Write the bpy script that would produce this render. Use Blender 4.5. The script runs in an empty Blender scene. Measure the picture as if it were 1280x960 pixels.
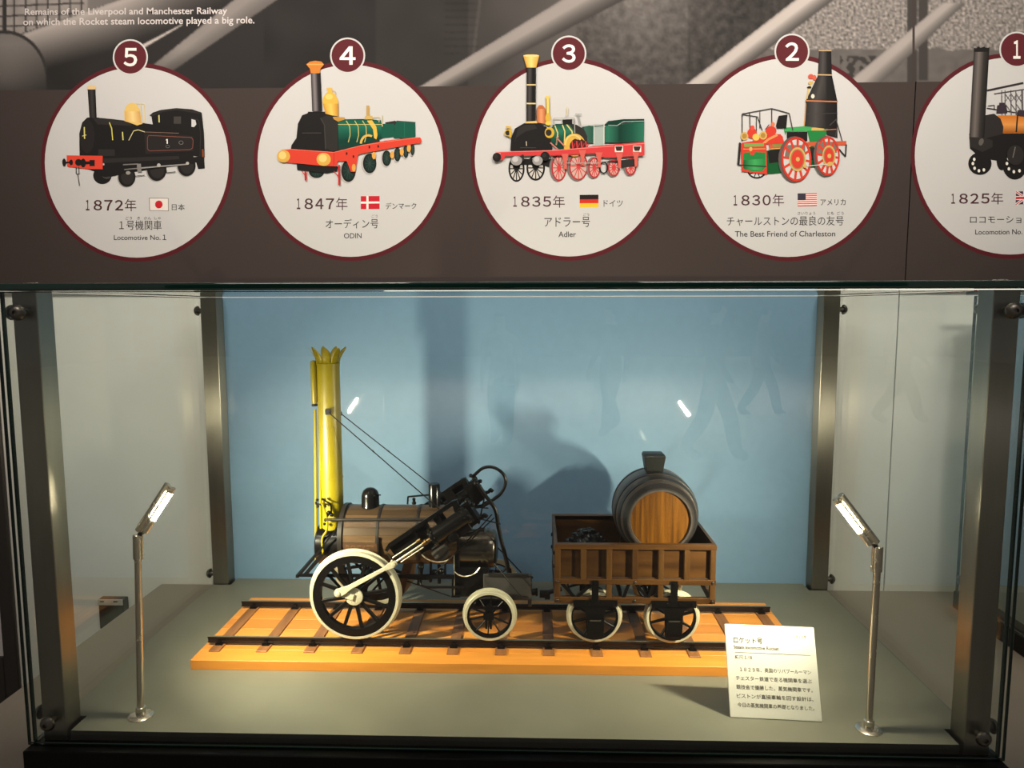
import bpy, bmesh, math, random
from mathutils import Vector, Matrix, noise

random.seed(7)
S = bpy.context.scene
C = S.collection

# ------------------------------------------------------------------ camera
CAM = Vector((0.046, -1.1575, 0.7227))
YAW, PITCH, ROLL, FPX = 0.0309, 0.1046, -0.0021, 907.3
_r = Vector((math.cos(YAW), math.sin(YAW), 0))
_f = Vector((-math.sin(YAW) * math.cos(PITCH), math.cos(YAW) * math.cos(PITCH), -math.sin(PITCH)))
_u = _r.cross(_f)
RX = math.cos(ROLL) * _r + math.sin(ROLL) * _u
UX = -math.sin(ROLL) * _r + math.cos(ROLL) * _u
cd = bpy.data.cameras.new('camera')
cd.sensor_width = 36
cd.lens = FPX / 1280 * 36
cd.clip_start = 0.02
cam = bpy.data.objects.new('camera', cd)
C.objects.link(cam)
cam.matrix_world = Matrix(((RX.x, UX.x, -_f.x, CAM.x), (RX.y, UX.y, -_f.y, CAM.y), (RX.z, UX.z, -_f.z, CAM.z), (0, 0, 0, 1)))
S.camera = cam


def at(x, y, Y):
    """point of the plane Y = const seen at photo pixel (x, y)"""
    d = RX * ((x - 640) / FPX) - UX * ((y - 480) / FPX) + _f
    return CAM + d * ((Y - CAM.y) / d.y)


# ------------------------------------------------------------------ light, exposure
w = bpy.data.worlds.new('gallery_air')
S.world = w
w.use_nodes = True
w.node_tree.nodes['Background'].inputs[0].default_value = (1.0, 0.93, 0.88, 1)
w.node_tree.nodes['Background'].inputs[1].default_value = 0.13
S.view_settings.view_transform = 'Standard'
S.view_settings.look = 'None'
S.view_settings.exposure = 0.0
S.view_settings.gamma = 1.0
S.view_settings.use_curve_mapping = False
S.cycles.transparent_max_bounces = 40
S.cycles.max_bounces = 10
S.cycles.caustics_reflective = False
S.cycles.caustics_refractive = False


def area_light(name, loc, aim, size, size_y, power, color, spread=180):
    l = bpy.data.lights.new(name, 'AREA')
    l.shape = 'RECTANGLE'
    l.size, l.size_y, l.energy, l.color = size, size_y, power, color
    l.spread = math.radians(spread)
    o = bpy.data.objects.new(name, l)
    C.objects.link(o)
    o.location = loc
    o.rotation_euler = (Vector(aim) - Vector(loc)).to_track_quat('-Z', 'Y').to_euler()
    return o


# ceiling track lights of the gallery, washing the graphic wall
area_light('ceiling_light', (-1.0, -1.3, 2.5), (-0.7, 0.79, 1.5), 0.9, 0.25, 12.2, (1.0, 0.91, 0.82), 75)
area_light('ceiling_light', (1.0, -1.3, 2.5), (0.7, 0.79, 1.5), 0.9, 0.25, 12.6, (1.0, 0.92, 0.83), 75)
# general ceiling light further out over the gallery floor
area_light('ceiling_light', (1.5, -12.0, 2.9), (1.5, -12.0, 0), 11.0, 6.0, 520, (1.0, 0.92, 0.86), 100)
# long narrow strip light over the front of the cases
area_light('ceiling_light', (0.68, 0.028, 2.35), (0.68, 0.028, 0), 2.4, 0.06, 6.0, (1.0, 0.90, 0.74))
LED_POWER = 1420.0
LED_COLOR = (1.0, 0.89, 0.62)


# ------------------------------------------------------------------ helpers
def lin(c):
    return tuple((v / 255 / 12.92) if v / 255 <= 0.04045 else ((v / 255 + 0.055) / 1.055) ** 2.4 for v in c[:3]) + (1.0,)


def mat(name, rgb, rough=0.5, metal=0.0, coat=0.0, spec=0.5, var=0.0, scale=30.0, stretch=(1, 1, 1), bump=0.0, rvar=0.0, rgb2=None):
    m = bpy.data.materials.new(name)
    m.use_nodes = True
    nt = m.node_tree
    b = nt.nodes['Principled BSDF']
    b.inputs['Base Color'].default_value = lin(rgb)
    b.inputs['Roughness'].default_value = rough
    b.inputs['Metallic'].default_value = metal
    b.inputs['Coat Weight'].default_value = coat
    b.inputs['Coat Roughness'].default_value = 0.02
    b.inputs['Specular IOR Level'].default_value = spec
    if var or bump or rvar or rgb2:
        tc = nt.nodes.new('ShaderNodeTexCoord')
        mp = nt.nodes.new('ShaderNodeMapping')
        mp.inputs['Scale'].default_value = stretch
        n = nt.nodes.new('ShaderNodeTexNoise')
        n.inputs['Scale'].default_value = scale
        n.inputs['Detail'].default_value = 6
        nt.links.new(tc.outputs['Object'], mp.inputs['Vector'])
        nt.links.new(mp.outputs['Vector'], n.inputs['Vector'])
        if var or rgb2:
            r = nt.nodes.new('ShaderNodeValToRGB')
            c = lin(rgb)
            if rgb2:
                a, d = c, lin(rgb2)
            else:
                a = tuple(max(0, v * (1 - var)) for v in c[:3]) + (1,)
                d = tuple(min(1, v * (1 + var)) for v in c[:3]) + (1,)
            r.color_ramp.elements[0].position = 0.32
            r.color_ramp.elements[1].position = 0.68
            r.color_ramp.elements[0].color = a
            r.color_ramp.elements[1].color = d
            nt.links.new(n.outputs['Fac'], r.inputs['Fac'])
            nt.links.new(r.outputs['Color'], b.inputs['Base Color'])
        if rvar:
            mr = nt.nodes.new('ShaderNodeMapRange')
            mr.inputs['To Min'].default_value = max(0.02, rough - rvar)
            mr.inputs['To Max'].default_value = min(1, rough + rvar)
            nt.links.new(n.outputs['Fac'], mr.inputs['Value'])
            nt.links.new(mr.outputs['Result'], b.inputs['Roughness'])
        if bump:
            bp = nt.nodes.new('ShaderNodeBump')
            bp.inputs['Strength'].default_value = bump
            bp.inputs['Distance'].default_value = 0.002
            nt.links.new(n.outputs['Fac'], bp.inputs['Height'])
            nt.links.new(bp.outputs['Normal'], b.inputs['Normal'])
    return m


def ink_mat(name, rough=0.45, spec=0.3, mul=None, grain=None, bump=0.0):
    """base colour from the mesh's own colour attribute (print or per-board wood tone)"""
    m = bpy.data.materials.new(name)
    m.use_nodes = True
    nt = m.node_tree
    b = nt.nodes['Principled BSDF']
    b.inputs['Roughness'].default_value = rough
    b.inputs['Specular IOR Level'].default_value = spec
    a = nt.nodes.new('ShaderNodeAttribute')
    a.attribute_name = 'Ink'
    out = a.outputs['Color']
    if grain:
        sc, stretch, amt = grain
        tc = nt.nodes.new('ShaderNodeTexCoord')
        mp = nt.nodes.new('ShaderNodeMapping')
        mp.inputs['Scale'].default_value = stretch
        n = nt.nodes.new('ShaderNodeTexNoise')
        n.inputs['Scale'].default_value = sc
        n.inputs['Detail'].default_value = 7
        mr = nt.nodes.new('ShaderNodeMapRange')
        mr.inputs['From Min'].default_value = 0.3
        mr.inputs['From Max'].default_value = 0.7
        mr.inputs['To Min'].default_value = 1 - amt
        mr.inputs['To Max'].default_value = 1 + amt
        mx = nt.nodes.new('ShaderNodeMix')
        mx.data_type = 'RGBA'
        mx.blend_type = 'MULTIPLY'
        mx.inputs[0].default_value = 1
        nt.links.new(tc.outputs['Object'], mp.inputs['Vector'])
        nt.links.new(mp.outputs['Vector'], n.inputs['Vector'])
        nt.links.new(n.outputs['Fac'], mr.inputs['Value'])
        nt.links.new(out, mx.inputs[6])
        nt.links.new(mr.outputs['Result'], mx.inputs[7])
        out = mx.outputs[2]
    nt.links.new(out, b.inputs['Base Color'])
    return m


def glass_mat(name, tint, refl=1.0):
    m = bpy.data.materials.new(name)
    m.use_nodes = True
    nt = m.node_tree
    nt.nodes.remove(nt.nodes['Principled BSDF'])
    o = nt.nodes['Material Output']
    t = nt.nodes.new('ShaderNodeBsdfTransparent')
    t.inputs[0].default_value = tint
    g = nt.nodes.new('ShaderNodeBsdfGlossy')
    g.inputs['Roughness'].default_value = 0.0
    g.inputs['Color'].default_value = (refl, refl, refl, 1)
    lw = nt.nodes.new('ShaderNodeLayerWeight')      # Schlick reflectance, the same from both sides of the pane
    lw.inputs['Blend'].default_value = 0.5
    pw = nt.nodes.new('ShaderNodeMath')
    pw.operation = 'POWER'
    pw.inputs[1].default_value = 5.0
    f = nt.nodes.new('ShaderNodeMath')
    f.operation = 'MULTIPLY_ADD'
    f.inputs[1].default_value = 0.93
    f.inputs[2].default_value = 0.032
    nt.links.new(lw.outputs['Facing'], pw.inputs[0])
    nt.links.new(pw.outputs[0], f.inputs[0])
    x = nt.nodes.new('ShaderNodeMixShader')
    nt.links.new(f.outputs[0], x.inputs[0])
    nt.links.new(t.outputs[0], x.inputs[1])
    nt.links.new(g.outputs[0], x.inputs[2])
    nt.links.new(x.outputs[0], o.inputs[0])
    return m


def emit_mat(name, color, strength):
    m = bpy.data.materials.new(name)
    m.use_nodes = True
    nt = m.node_tree
    nt.nodes.remove(nt.nodes['Principled BSDF'])
    e = nt.nodes.new('ShaderNodeEmission')
    e.inputs[0].default_value = color
    e.inputs[1].default_value = strength
    nt.links.new(e.outputs[0], nt.nodes['Material Output'].inputs[0])
    return m


WORG = {}


def thing(name, label, cat, loc=(0, 0, 0), group=None):
    o = bpy.data.objects.new(name, None)
    C.objects.link(o)
    o.location = loc
    o.empty_display_size = 0.02
    o['label'] = label
    o['category'] = cat
    if group:
        o['group'] = group
    WORG[o] = Vector(loc)
    return o


def tag(o, label=None, cat=None, group=None, kind=None):
    if label: o['label'] = label
    if cat: o['category'] = cat
    if group: o['group'] = group
    if kind: o['kind'] = kind
    return o


class B:
    """a mesh under construction, in world coordinates"""

    def __init__(self):
        self.bm = bmesh.new()
        self.mi = 0
        self.ink = None
        self.col = None

    def usecol(self):
        self.ink = self.bm.loops.layers.float_color.new('Ink')
        return self

    def face(self, vs):
        try:
            f = self.bm.faces.new(vs)
        except ValueError:
            return None
        f.material_index = self.mi
        if self.ink and self.col:
            for l in f.loops:
                l[self.ink] = self.col
        return f

    def v(self, p):
        return self.bm.verts.new(p)

    def hexa(self, p):
        v = [self.v(q) for q in p]
        for q in ((3, 2, 1, 0), (4, 5, 6, 7), (0, 1, 5, 4), (1, 2, 6, 5), (2, 3, 7, 6), (3, 0, 4, 7)):
            self.face([v[i] for i in q])
        return self

    def box(self, x0, x1, y0, y1, z0, z1):
        return self.hexa([(x0, y0, z0), (x1, y0, z0), (x1, y1, z0), (x0, y1, z0), (x0, y0, z1), (x1, y0, z1), (x1, y1, z1), (x0, y1, z1)])

    def beam(self, p0, p1, wy, wn):
        """bar of rectangular section between two points; wy = width along Y, wn = the other width"""
        p0, p1 = Vector(p0), Vector(p1)
        d = (p1 - p0).normalized()
        a = Vector((0, 1, 0))
        if abs(d.y) > 0.95:
            a = Vector((1, 0, 0))
        n = d.cross(a).normalized()
        a = n.cross(d).normalized()
        a, n = a * wy / 2, n * wn / 2
        return self.hexa([p0 - a - n, p0 + a - n, p0 + a + n, p0 - a + n, p1 - a - n, p1 + a - n, p1 + a + n, p1 - a + n])

    def prism(self, pts, y0, y1):
        """polygon [(x, z)...] extruded along Y"""
        a = [self.v((x, y0, z)) for x, z in pts]
        b = [self.v((x, y1, z)) for x, z in pts]
        self.face(a)
        self.face(b[::-1])
        n = len(pts)
        for i in range(n):
            self.face([a[i], b[i], b[(i + 1) % n], a[(i + 1) % n]])
        return self

    def lathe(self, p0, axis, prof, n=32, caps=True, flat=None):
        """profile [(t along axis, radius)...] turned about an axis"""
        p0, d = Vector(p0), Vector(axis).normalized()
        a = d.orthogonal().normalized()
        b = d.cross(a)
        rings = []
        for t, r in prof:
            if r <= 1e-7:
                rings.append([self.v(p0 + d * t)])
            else:
                rings.append([self.v(p0 + d * t + (a * math.cos(2 * math.pi * i / n) + b * math.sin(2 * math.pi * i / n)) * r) for i in range(n)])
        for q in range(len(rings) - 1):
            A, D = rings[q], rings[q + 1]
            for i in range(n):
                j = (i + 1) % n
                if len(A) == 1 and len(D) == 1:
                    continue
                if len(A) == 1:
                    self.face([A[0], D[i], D[j]][::-1])
                elif len(D) == 1:
                    self.face([A[i], A[j], D[0]])
                else:
                    self.face([A[i], A[j], D[j], D[i]])
        if caps:
            if len(rings[0]) > 1: self.face(rings[0][::-1])
            if len(rings[-1]) > 1: self.face(rings[-1])
        return self

    def cyl(self, p0, p1, r0, r1=None, n=20):
        p0, p1 = Vector(p0), Vector(p1)
        return self.lathe(p0, p1 - p0, [(0, r0), ((p1 - p0).length, r0 if r1 is None else r1)], n)

    def ball(self, c, r, n=12):
        return self.lathe(Vector(c) - Vector((0, 0, r)), (0, 0, 1), [(r - r * math.cos(math.pi * i / 8), r * math.sin(math.pi * i / 8) if 0 < i < 8 else 0) for i in range(9)], n)

    def tube(self, pts, r, n=8, smooth=4):
        P = [Vector(p) for p in pts]
        if smooth > 1 and len(P) > 2:
            Q = []
            for i in range(len(P) - 1):
                a, b_, c, d = P[max(i - 1, 0)], P[i], P[i + 1], P[min(i + 2, len(P) - 1)]
                for k in range(smooth):
                    t = k / smooth
                    Q.append(0.5 * ((2 * b_) + (c - a) * t + (2 * a - 5 * b_ + 4 * c - d) * t * t + (3 * b_ - a - 3 * c + d) * t ** 3))
            Q.append(P[-1])
            P = Q
        rings = []
        up = None
        for i, p in enumerate(P):
            d = (P[min(i + 1, len(P) - 1)] - P[max(i - 1, 0)]).normalized()
            if up is None:
                up = d.orthogonal().normalized()
            up = (up - d * up.dot(d)).normalized()
            s = d.cross(up)
            rr = r(i / (len(P) - 1)) if callable(r) else r
            rings.append([self.v(p + (up * math.cos(2 * math.pi * k / n) + s * math.sin(2 * math.pi * k / n)) * rr) for k in range(n)])
        for q in range(len(rings) - 1):
            for i in range(n):
                j = (i + 1) % n
                self.face([rings[q][i], rings[q][j], rings[q + 1][j], rings[q + 1][i]])
        self.face(rings[0][::-1])
        self.face(rings[-1])
        return self

    def bevel(self, wd, seg=1, ang=30):
        bmesh.ops.recalc_face_normals(self.bm, faces=self.bm.faces[:])
        self.bm.normal_update()
        es = [e for e in self.bm.edges if len(e.link_faces) == 2 and e.calc_face_angle(0) > math.radians(ang)]
        bmesh.ops.bevel(self.bm, geom=es, offset=wd, segments=seg, affect='EDGES', profile=0.6, clamp_overlap=True)
        return self


def obj(name, b, mats, parent=None, ang=35, smooth=True):
    bm = b.bm
    bmesh.ops.recalc_face_normals(bm, faces=bm.faces[:]) if not getattr(b, 'keep', False) else None
    org = WORG.get(parent, Vector((0, 0, 0)))
    if parent is None and getattr(b, 'org', None) is not None:
        org = Vector(b.org)
    if org.length:
        bmesh.ops.translate(bm, verts=bm.verts[:], vec=-org)
    me = bpy.data.meshes.new(name)
    bm.to_mesh(me)
    bm.free()
    for m in (mats if isinstance(mats, (list, tuple)) else [mats]):
        me.materials.append(m)
    if smooth:
        me.shade_smooth()
        me.set_sharp_from_angle(angle=math.radians(ang))
    o = bpy.data.objects.new(name, me)
    C.objects.link(o)
    if parent is not None:
        o.parent = parent
        WORG[o] = org
    else:
        o.location = org
        WORG[o] = org
    return o


def copy_tree(o, parent=None):
    c = o.copy()
    C.objects.link(c)
    c.parent = parent
    for ch in list(o.children):
        copy_tree(ch, c)
    return c


def brushed(m, rough, aniso):
    """turn a metal into one brushed along its length: wide sheen across, narrow along"""
    nt = m.node_tree
    b = nt.nodes['Principled BSDF']
    b.inputs['Roughness'].default_value = rough
    b.inputs['Anisotropic'].default_value = aniso
    t = nt.nodes.new('ShaderNodeTangent')
    t.direction_type = 'RADIAL'
    t.axis = 'Z'
    nt.links.new(t.outputs[0], b.inputs['Tangent'])
    return m


# ------------------------------------------------------------------ materials
M = {}
M['wall'] = mat('painted_wall', (232, 228, 220), 0.7, var=0.03, scale=4)
M['skirt'] = mat('joint', (120, 112, 104), 0.8)
M['counter'] = mat('dark_counter', (148, 136, 123), 0.55, var=0.06, scale=6, rvar=0.08)
M['floor'] = mat('gallery_floor', (188, 180, 172), 0.35, var=0.08, scale=3)
M['far'] = mat('gallery_far_wall', (80, 74, 72), 0.7, var=0.2, scale=1.2)
M['plate'] = mat('grey_board', (112, 111, 98), 0.5, var=0.10, scale=9, rvar=0.1, bump=0.05)
M['edge_dark'] = mat('board_edge', (34, 33, 30), 0.6)
M['plinth'] = mat('black_plinth', (6, 5, 5), 0.35, spec=0.2)
M['steel'] = mat('brushed_steel', (150, 146, 136), 0.3, metal=1.0, var=0.08, scale=40, stretch=(1, 1, 0.05), rvar=0.07)
M['post_steel'] = brushed(mat('post_steel', (150, 146, 136), 0.36, metal=1.0, var=0.06, scale=40, stretch=(1, 1, 0.05)), 0.36, 0.93)
M['bolt'] = mat('bolt_steel', (112, 108, 100), 0.38, metal=1.0)
M['chrome'] = mat('polished_steel', (205, 200, 190), 0.16, metal=1.0)
M['blue'] = mat('blue_panel', (105, 138, 167), 0.6, coat=1.0, var=0.03, scale=60)
M['glass'] = glass_mat('clear_glass', (0.955, 0.975, 0.962, 1))
M['gedge'] = mat('green_glass_edge', (6, 40, 32), 0.05, coat=1.0)
M['led'] = emit_mat('led_light', LED_COLOR + (1,), LED_POWER)
M['poster'] = mat('poster_board', (64, 55, 52), 0.7, spec=0.12, var=0.03, scale=200)
M['ink'] = ink_mat('printed_ink', 0.7, 0.12)
M['photo'] = ink_mat('printed_photograph', 0.7, 0.12)
M['black'] = mat('black_iron', (7, 6, 6), 0.36, spec=0.18, var=0.25, scale=80)
M['gloss'] = mat('black_gloss', (10, 9, 9), 0.2, spec=0.4)
M['drum'] = mat('oiled_iron', (104, 96, 86), 0.27, metal=1.0, var=0.15, scale=50)
M['lamp_steel'] = mat('lamp_steel', (214, 204, 188), 0.26, metal=1.0, rvar=0.05, scale=60)
M['dkiron'] = mat('dark_iron', (34, 31, 29), 0.42, metal=0.3, var=0.2, scale=60)
M['cream'] = mat('cream_paint', (168, 164, 142), 0.35, var=0.05, scale=60)
M['bright'] = mat('bright_steel', (196, 190, 168), 0.28, metal=0.7)
M['yellow'] = mat('yellow_paint', (134, 120, 8), 0.38, var=0.06, scale=40)
M['brass'] = mat('dull_brass', (120, 96, 60), 0.35, metal=0.8)
M['wood'] = ink_mat('stave_wood', 0.36, 0.35, grain=(30, (0.25, 3, 3), 0.35))
M['tender'] = mat('tender_oak', (48, 28, 9), 0.42, spec=0.2, scale=26, stretch=(0.3, 3, 3), rgb2=(72, 46, 18))
M['tender_v'] = mat('tender_oak_upright', (52, 32, 12), 0.42, spec=0.2, scale=26, stretch=(3, 3, 0.3), rgb2=(76, 51, 23))
M['tender_shade'] = mat('tender_inside_shaded', (38, 24, 14), 0.6, scale=26, stretch=(0.3, 3, 3), rgb2=(54, 35, 20))  # tender oak darkened to carry the shade inside the wagon
M['bed'] = ink_mat('track_bed_wood', 0.45, 0.4, grain=(14, (0.6, 5, 5), 0.10))
M['sleeper'] = mat('sleeper_wood', (118, 76, 42), 0.5, scale=20, stretch=(5, 0.5, 5), rgb2=(148, 100, 58))
M['rail_top'] = mat('worn_rail_top', (150, 142, 122), 0.35, metal=0.8)
M['rail'] = mat('rail_steel', (40, 34, 31), 0.32, metal=0.7, var=0.15, scale=50)
M['barrel'] = mat('barrel_stave', (52, 46, 43), 0.36, var=0.18, scale=20, stretch=(4, 0.4, 4))
M['barrel_head'] = mat('barrel_head_wood', (54, 29, 3), 0.42, spec=0.15, scale=34, stretch=(5, 1, 0.16), rgb2=(94, 58, 11))
M['hoop'] = mat('barrel_hoop', (24, 22, 22), 0.35)
M['coal'] = mat('coal', (12, 11, 11), 0.2, var=0.4, scale=120)
M['tin'] = mat('grey_sheet_iron', (62, 60, 58), 0.5, metal=0.2, var=0.12, scale=30)
M['card'] = mat('cream_card', (232, 230, 222), 0.5)
M['text_grey'] = mat('grey_text', (64, 60, 46), 0.6)
M['pane'] = mat('pale_door_pane', (205, 200, 200), 0.3)
M['frame'] = mat('dark_door_frame', (48, 43, 40), 0.45)
M['bracket_top'] = mat('bracket_strip', (190, 182, 170), 0.4)
M['rough_wood'] = mat('brown_timber', (62, 42, 24), 0.5, scale=30, stretch=(1, 1, 0.3), rgb2=(80, 56, 32))

# ------------------------------------------------------------------ the setting
WALL_Y, POST_Y = 0.823, 0.790
FLOOR_Z, CTR_Z = -0.95, -0.063


def struct(name, b, m, parent=None, **k):
    o = obj(name, b, m, parent, **k)
    if parent is None:
        o['kind'] = 'structure'
    return o


b = B().box(-5, 1.0172, WALL_Y, WALL_Y + 0.1, FLOOR_Z, 3.0)
b.box(1.0204, 5, WALL_Y, WALL_Y + 0.1, FLOOR_Z, 3.0)
b.mi = 1
b.box(1.0172, 1.0204, WALL_Y + 0.004, WALL_Y + 0.1, FLOOR_Z, 3.0)
struct('wall_back', b, [M['wall'], M['skirt']])
struct('floor', B().box(-14, 14, -24, WALL_Y, FLOOR_Z - 0.1, FLOOR_Z), M['floor'])
struct('wall_front', B().box(-14, 14, -24.1, -24, FLOOR_Z, 3.0), M['far'])
b = B().box(-1.024, 3.4, -0.034, WALL_Y, CTR_Z - 0.04, CTR_Z)
b.box(-1.0, 3.36, 0.02, WALL_Y, FLOOR_Z, CTR_Z - 0.04)
struct('trim_1', b.bevel(0.002), M['counter'])

# dark framed door standing left of the counter
d = B()
xr = -1.455
d.box(xr - 0.042, xr, WALL_Y - 0.012, WALL_Y, FLOOR_Z, 1.3)
d.box(xr - 0.74, xr - 0.70, WALL_Y - 0.012, WALL_Y, FLOOR_Z, 1.3)
d.box(xr - 0.70, xr - 0.042, WALL_Y - 0.012, WALL_Y, FLOOR_Z, -0.283)
d.box(xr - 0.70, xr - 0.042, WALL_Y - 0.012, WALL_Y, 1.2, 1.3)
d1 = struct('door_1', d.bevel(0.003), M['frame'])
obj('door_pane', B().box(xr - 0.70, xr - 0.042, WALL_Y - 0.007, WALL_Y - 0.001, -0.283, 1.2), M['pane'], d1)

# ------------------------------------------------------------------ graphic wall
PZ0, PZ1, SEAM = 0.781, 1.75, 1.0155


def ll(x, y):
    p = at(x, y, POST_Y)
    return p.x, p.z


class Print:
    """flat printed shapes lying on the face of the graphic wall, one thin layer over the other"""

    def __init__(self, layer0=1):
        self.b = B().usecol()
        self.b.keep = True
        self.n = layer0
        self.fx = lambda x, y: (x, y)

    def crop(self, x0, y0, s):
        self.fx = lambda x, y: (x0 + x / s, y0 + y / s)
        return self

    def _y(self):
        self.n += 1
        return POST_Y - 0.00003 * self.n

    def poly(self, c, pts):
        y = self._y()
        self.b.col = lin(c)
        q = [ll(*self.fx(*p)) for p in pts]
        vs = [self.b.v((X, y, Z)) for X, Z in q]
        f = self.b.face(vs)
        if f:
            f.normal_update()
            if f.normal.y > 0:
                f.normal_flip()
        return self

    def ell(self, c, cx, cy, rx, ry=None, n=28, rot=0, a0=0, a1=360):
        ry = rx if ry is None else ry
        k = math.radians(rot)
        full = a1 - a0 >= 360
        pts = []
        for i in range(n if full else n + 1):
            a = math.radians(a0 + (a1 - a0) * i / n)
            u, v = rx * math.cos(a), ry * math.sin(a)
            pts.append((cx + u * math.cos(k) - v * math.sin(k), cy + u * math.sin(k) + v * math.cos(k)))
        return self.poly(c, pts)

    def line(self, c, wd, *pts):
        for (x0, y0), (x1, y1) in zip(pts, pts[1:]):
            dx, dy = x1 - x0, y1 - y0
            L = math.hypot(dx, dy) or 1
            nx, ny = -dy / L * wd / 2, dx / L * wd / 2
            self.poly(c, [(x0 + nx, y0 + ny), (x1 + nx, y1 + ny), (x1 - nx, y1 - ny), (x0 - nx, y0 - ny)])
        return self

    def ring(self, c, cx, cy, rx, ry, wd, a0=0, a1=360, n=28):
        pts = [(cx + rx * math.cos(math.radians(a0 + (a1 - a0) * i / n)), cy + ry * math.sin(math.radians(a0 + (a1 - a0) * i / n))) for i in range(n + 1)]
        return self.line(c, wd, *pts)

    def grad(self, cols, tl, tr, br, bl):
        """quad printed with a run of tones from its left to its right side"""
        y = self._y()
        k = len(cols) - 1
        row = []
        for i in range(k + 1):
            t = i / k
            a = self.fx(tl[0] + (tr[0] - tl[0]) * t, tl[1] + (tr[1] - tl[1]) * t)
            d = self.fx(bl[0] + (br[0] - bl[0]) * t, bl[1] + (br[1] - bl[1]) * t)
            X, Z = ll(*a)
            X2, Z2 = ll(*d)
            row.append((self.b.v((X, y, Z)), self.b.v((X2, y, Z2))))
        for i in range(k):
            f = self.b.bm.faces.new((row[i][0], row[i][1], row[i + 1][1], row[i + 1][0]))
            f.normal_update()
            cc = {row[i][0]: cols[i], row[i][1]: cols[i], row[i + 1][0]: cols[i + 1], row[i + 1][1]: cols[i + 1]}
            for l in f.loops:
                l[self.b.ink] = lin(cc[l.vert])
            if f.normal.y > 0:
                f.normal_flip()
        return self

    def wheel(self, rim, spoke, inner, cx, cy, rx, ry, wd, ns, rot=0):
        self.ell(rim, cx, cy, rx, ry, 32, rot)
        self.ell(inner, cx, cy, rx - wd, ry - wd, 32, rot)
        for i in range(ns):
            a = 2 * math.pi * i / ns
            self.line(spoke, wd * 0.6, (cx, cy), (cx + (rx - wd / 2) * math.cos(a), cy + (ry - wd / 2) * math.sin(a)))
        return self

    def done(self, name, parent, mt='ink'):
        return obj(name, self.b, M[mt], parent, smooth=False)


def glyphs(body, bold=0.0):
    cu = bpy.data.curves.new('t', 'FONT')
    cu.body = body
    cu.offset = bold
    cu.resolution_u = 3
    o = bpy.data.objects.new('t', cu)
    C.objects.link(o)
    dg = bpy.context.evaluated_depsgraph_get()
    me = bpy.data.meshes.new_from_object(o.evaluated_get(dg))
    bpy.data.objects.remove(o)
    bpy.data.curves.remove(cu)
    vs = [v.co.copy() for v in me.vertices]
    fs = [tuple(p.vertices) for p in me.polygons]
    bpy.data.meshes.remove(me)
    return vs, fs


def put_text(b, body, fmap, bold=0.0):
    """lettering mapped by fmap((u, v) in 0..1 of its own inked box) -> world point"""
    vs, fs = glyphs(body, bold)
    x0, x1 = min(v.x for v in vs), max(v.x for v in vs)
    y0, y1 = min(v.y for v in vs), max(v.y for v in vs)
    nv = [b.v(fmap((v.x - x0) / (x1 - x0), (v.y - y0) / max(y1 - y0, 1e-6))) for v in vs]
    for f in fs:
        b.face([nv[i] for i in f])


def wall_text(b, body, box, layer=60, bold=0.0):
    """box = (left, bottom, right, top, drop of the right end) in photo pixels on the graphic wall"""
    xl, yb, xr_, yt, dy = box

    def fm(u, v):
        X, Z = ll(xl + (xr_ - xl) * u, yb + (yt - yb) * v + dy * u)
        return (X, POST_Y - 0.00003 * layer, Z)
    put_text(b, body, fm, bold)


PANEL_L = thing('graphic_panel', 'wide dark wall panel printed with four numbered round locomotive pictures above the glass case', 'wall panel', (-0.2, POST_Y, PZ0))
PANEL_R = thing('graphic_panel', 'dark wall panel right of the seam with the cut off picture numbered 1', 'wall panel', (1.3, POST_Y, PZ0))
obj('board', B().box(-1.75, SEAM - 0.0014, POST_Y, WALL_Y, PZ0, PZ1), M['poster'], PANEL_L)
obj('board', B().box(SEAM + 0.0014, 2.6, POST_Y, WALL_Y, PZ0, PZ1), M['poster'], PANEL_R)


# printed black and white photograph along the top of both panels
def seg(px, py, ax, ay, bx, by):
    """height over the line a-b at px"""
    return py - (ay + (by - ay) * (px - ax) / (bx - ax))


def nz(x, y, s, o=0):
    return noise.noise(Vector((x * s, y * s, o)))


def pipe_tone(t, lo, hi, dark):
    """tone across a pipe, t = 0 at its top edge, 1 at its lower edge"""
    if t < 0.12: return lo + (hi - lo) * (0.55 + t / 0.12 * 0.45)
    if t < 0.42: return hi
    return hi + (dark - hi) * ((t - 0.42) / 0.58) ** 0.8


def band(px, py, u, l, lo, hi, dark):
    """u, l = upper and lower edge lines of a diagonal pipe; None if outside"""
    a, c = seg(px, py, *u), seg(px, py, *l)
    if a < 0 or c > 0: return None
    return pipe_tone(a / (a - c + 1e-6), lo, hi, dark)


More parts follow.
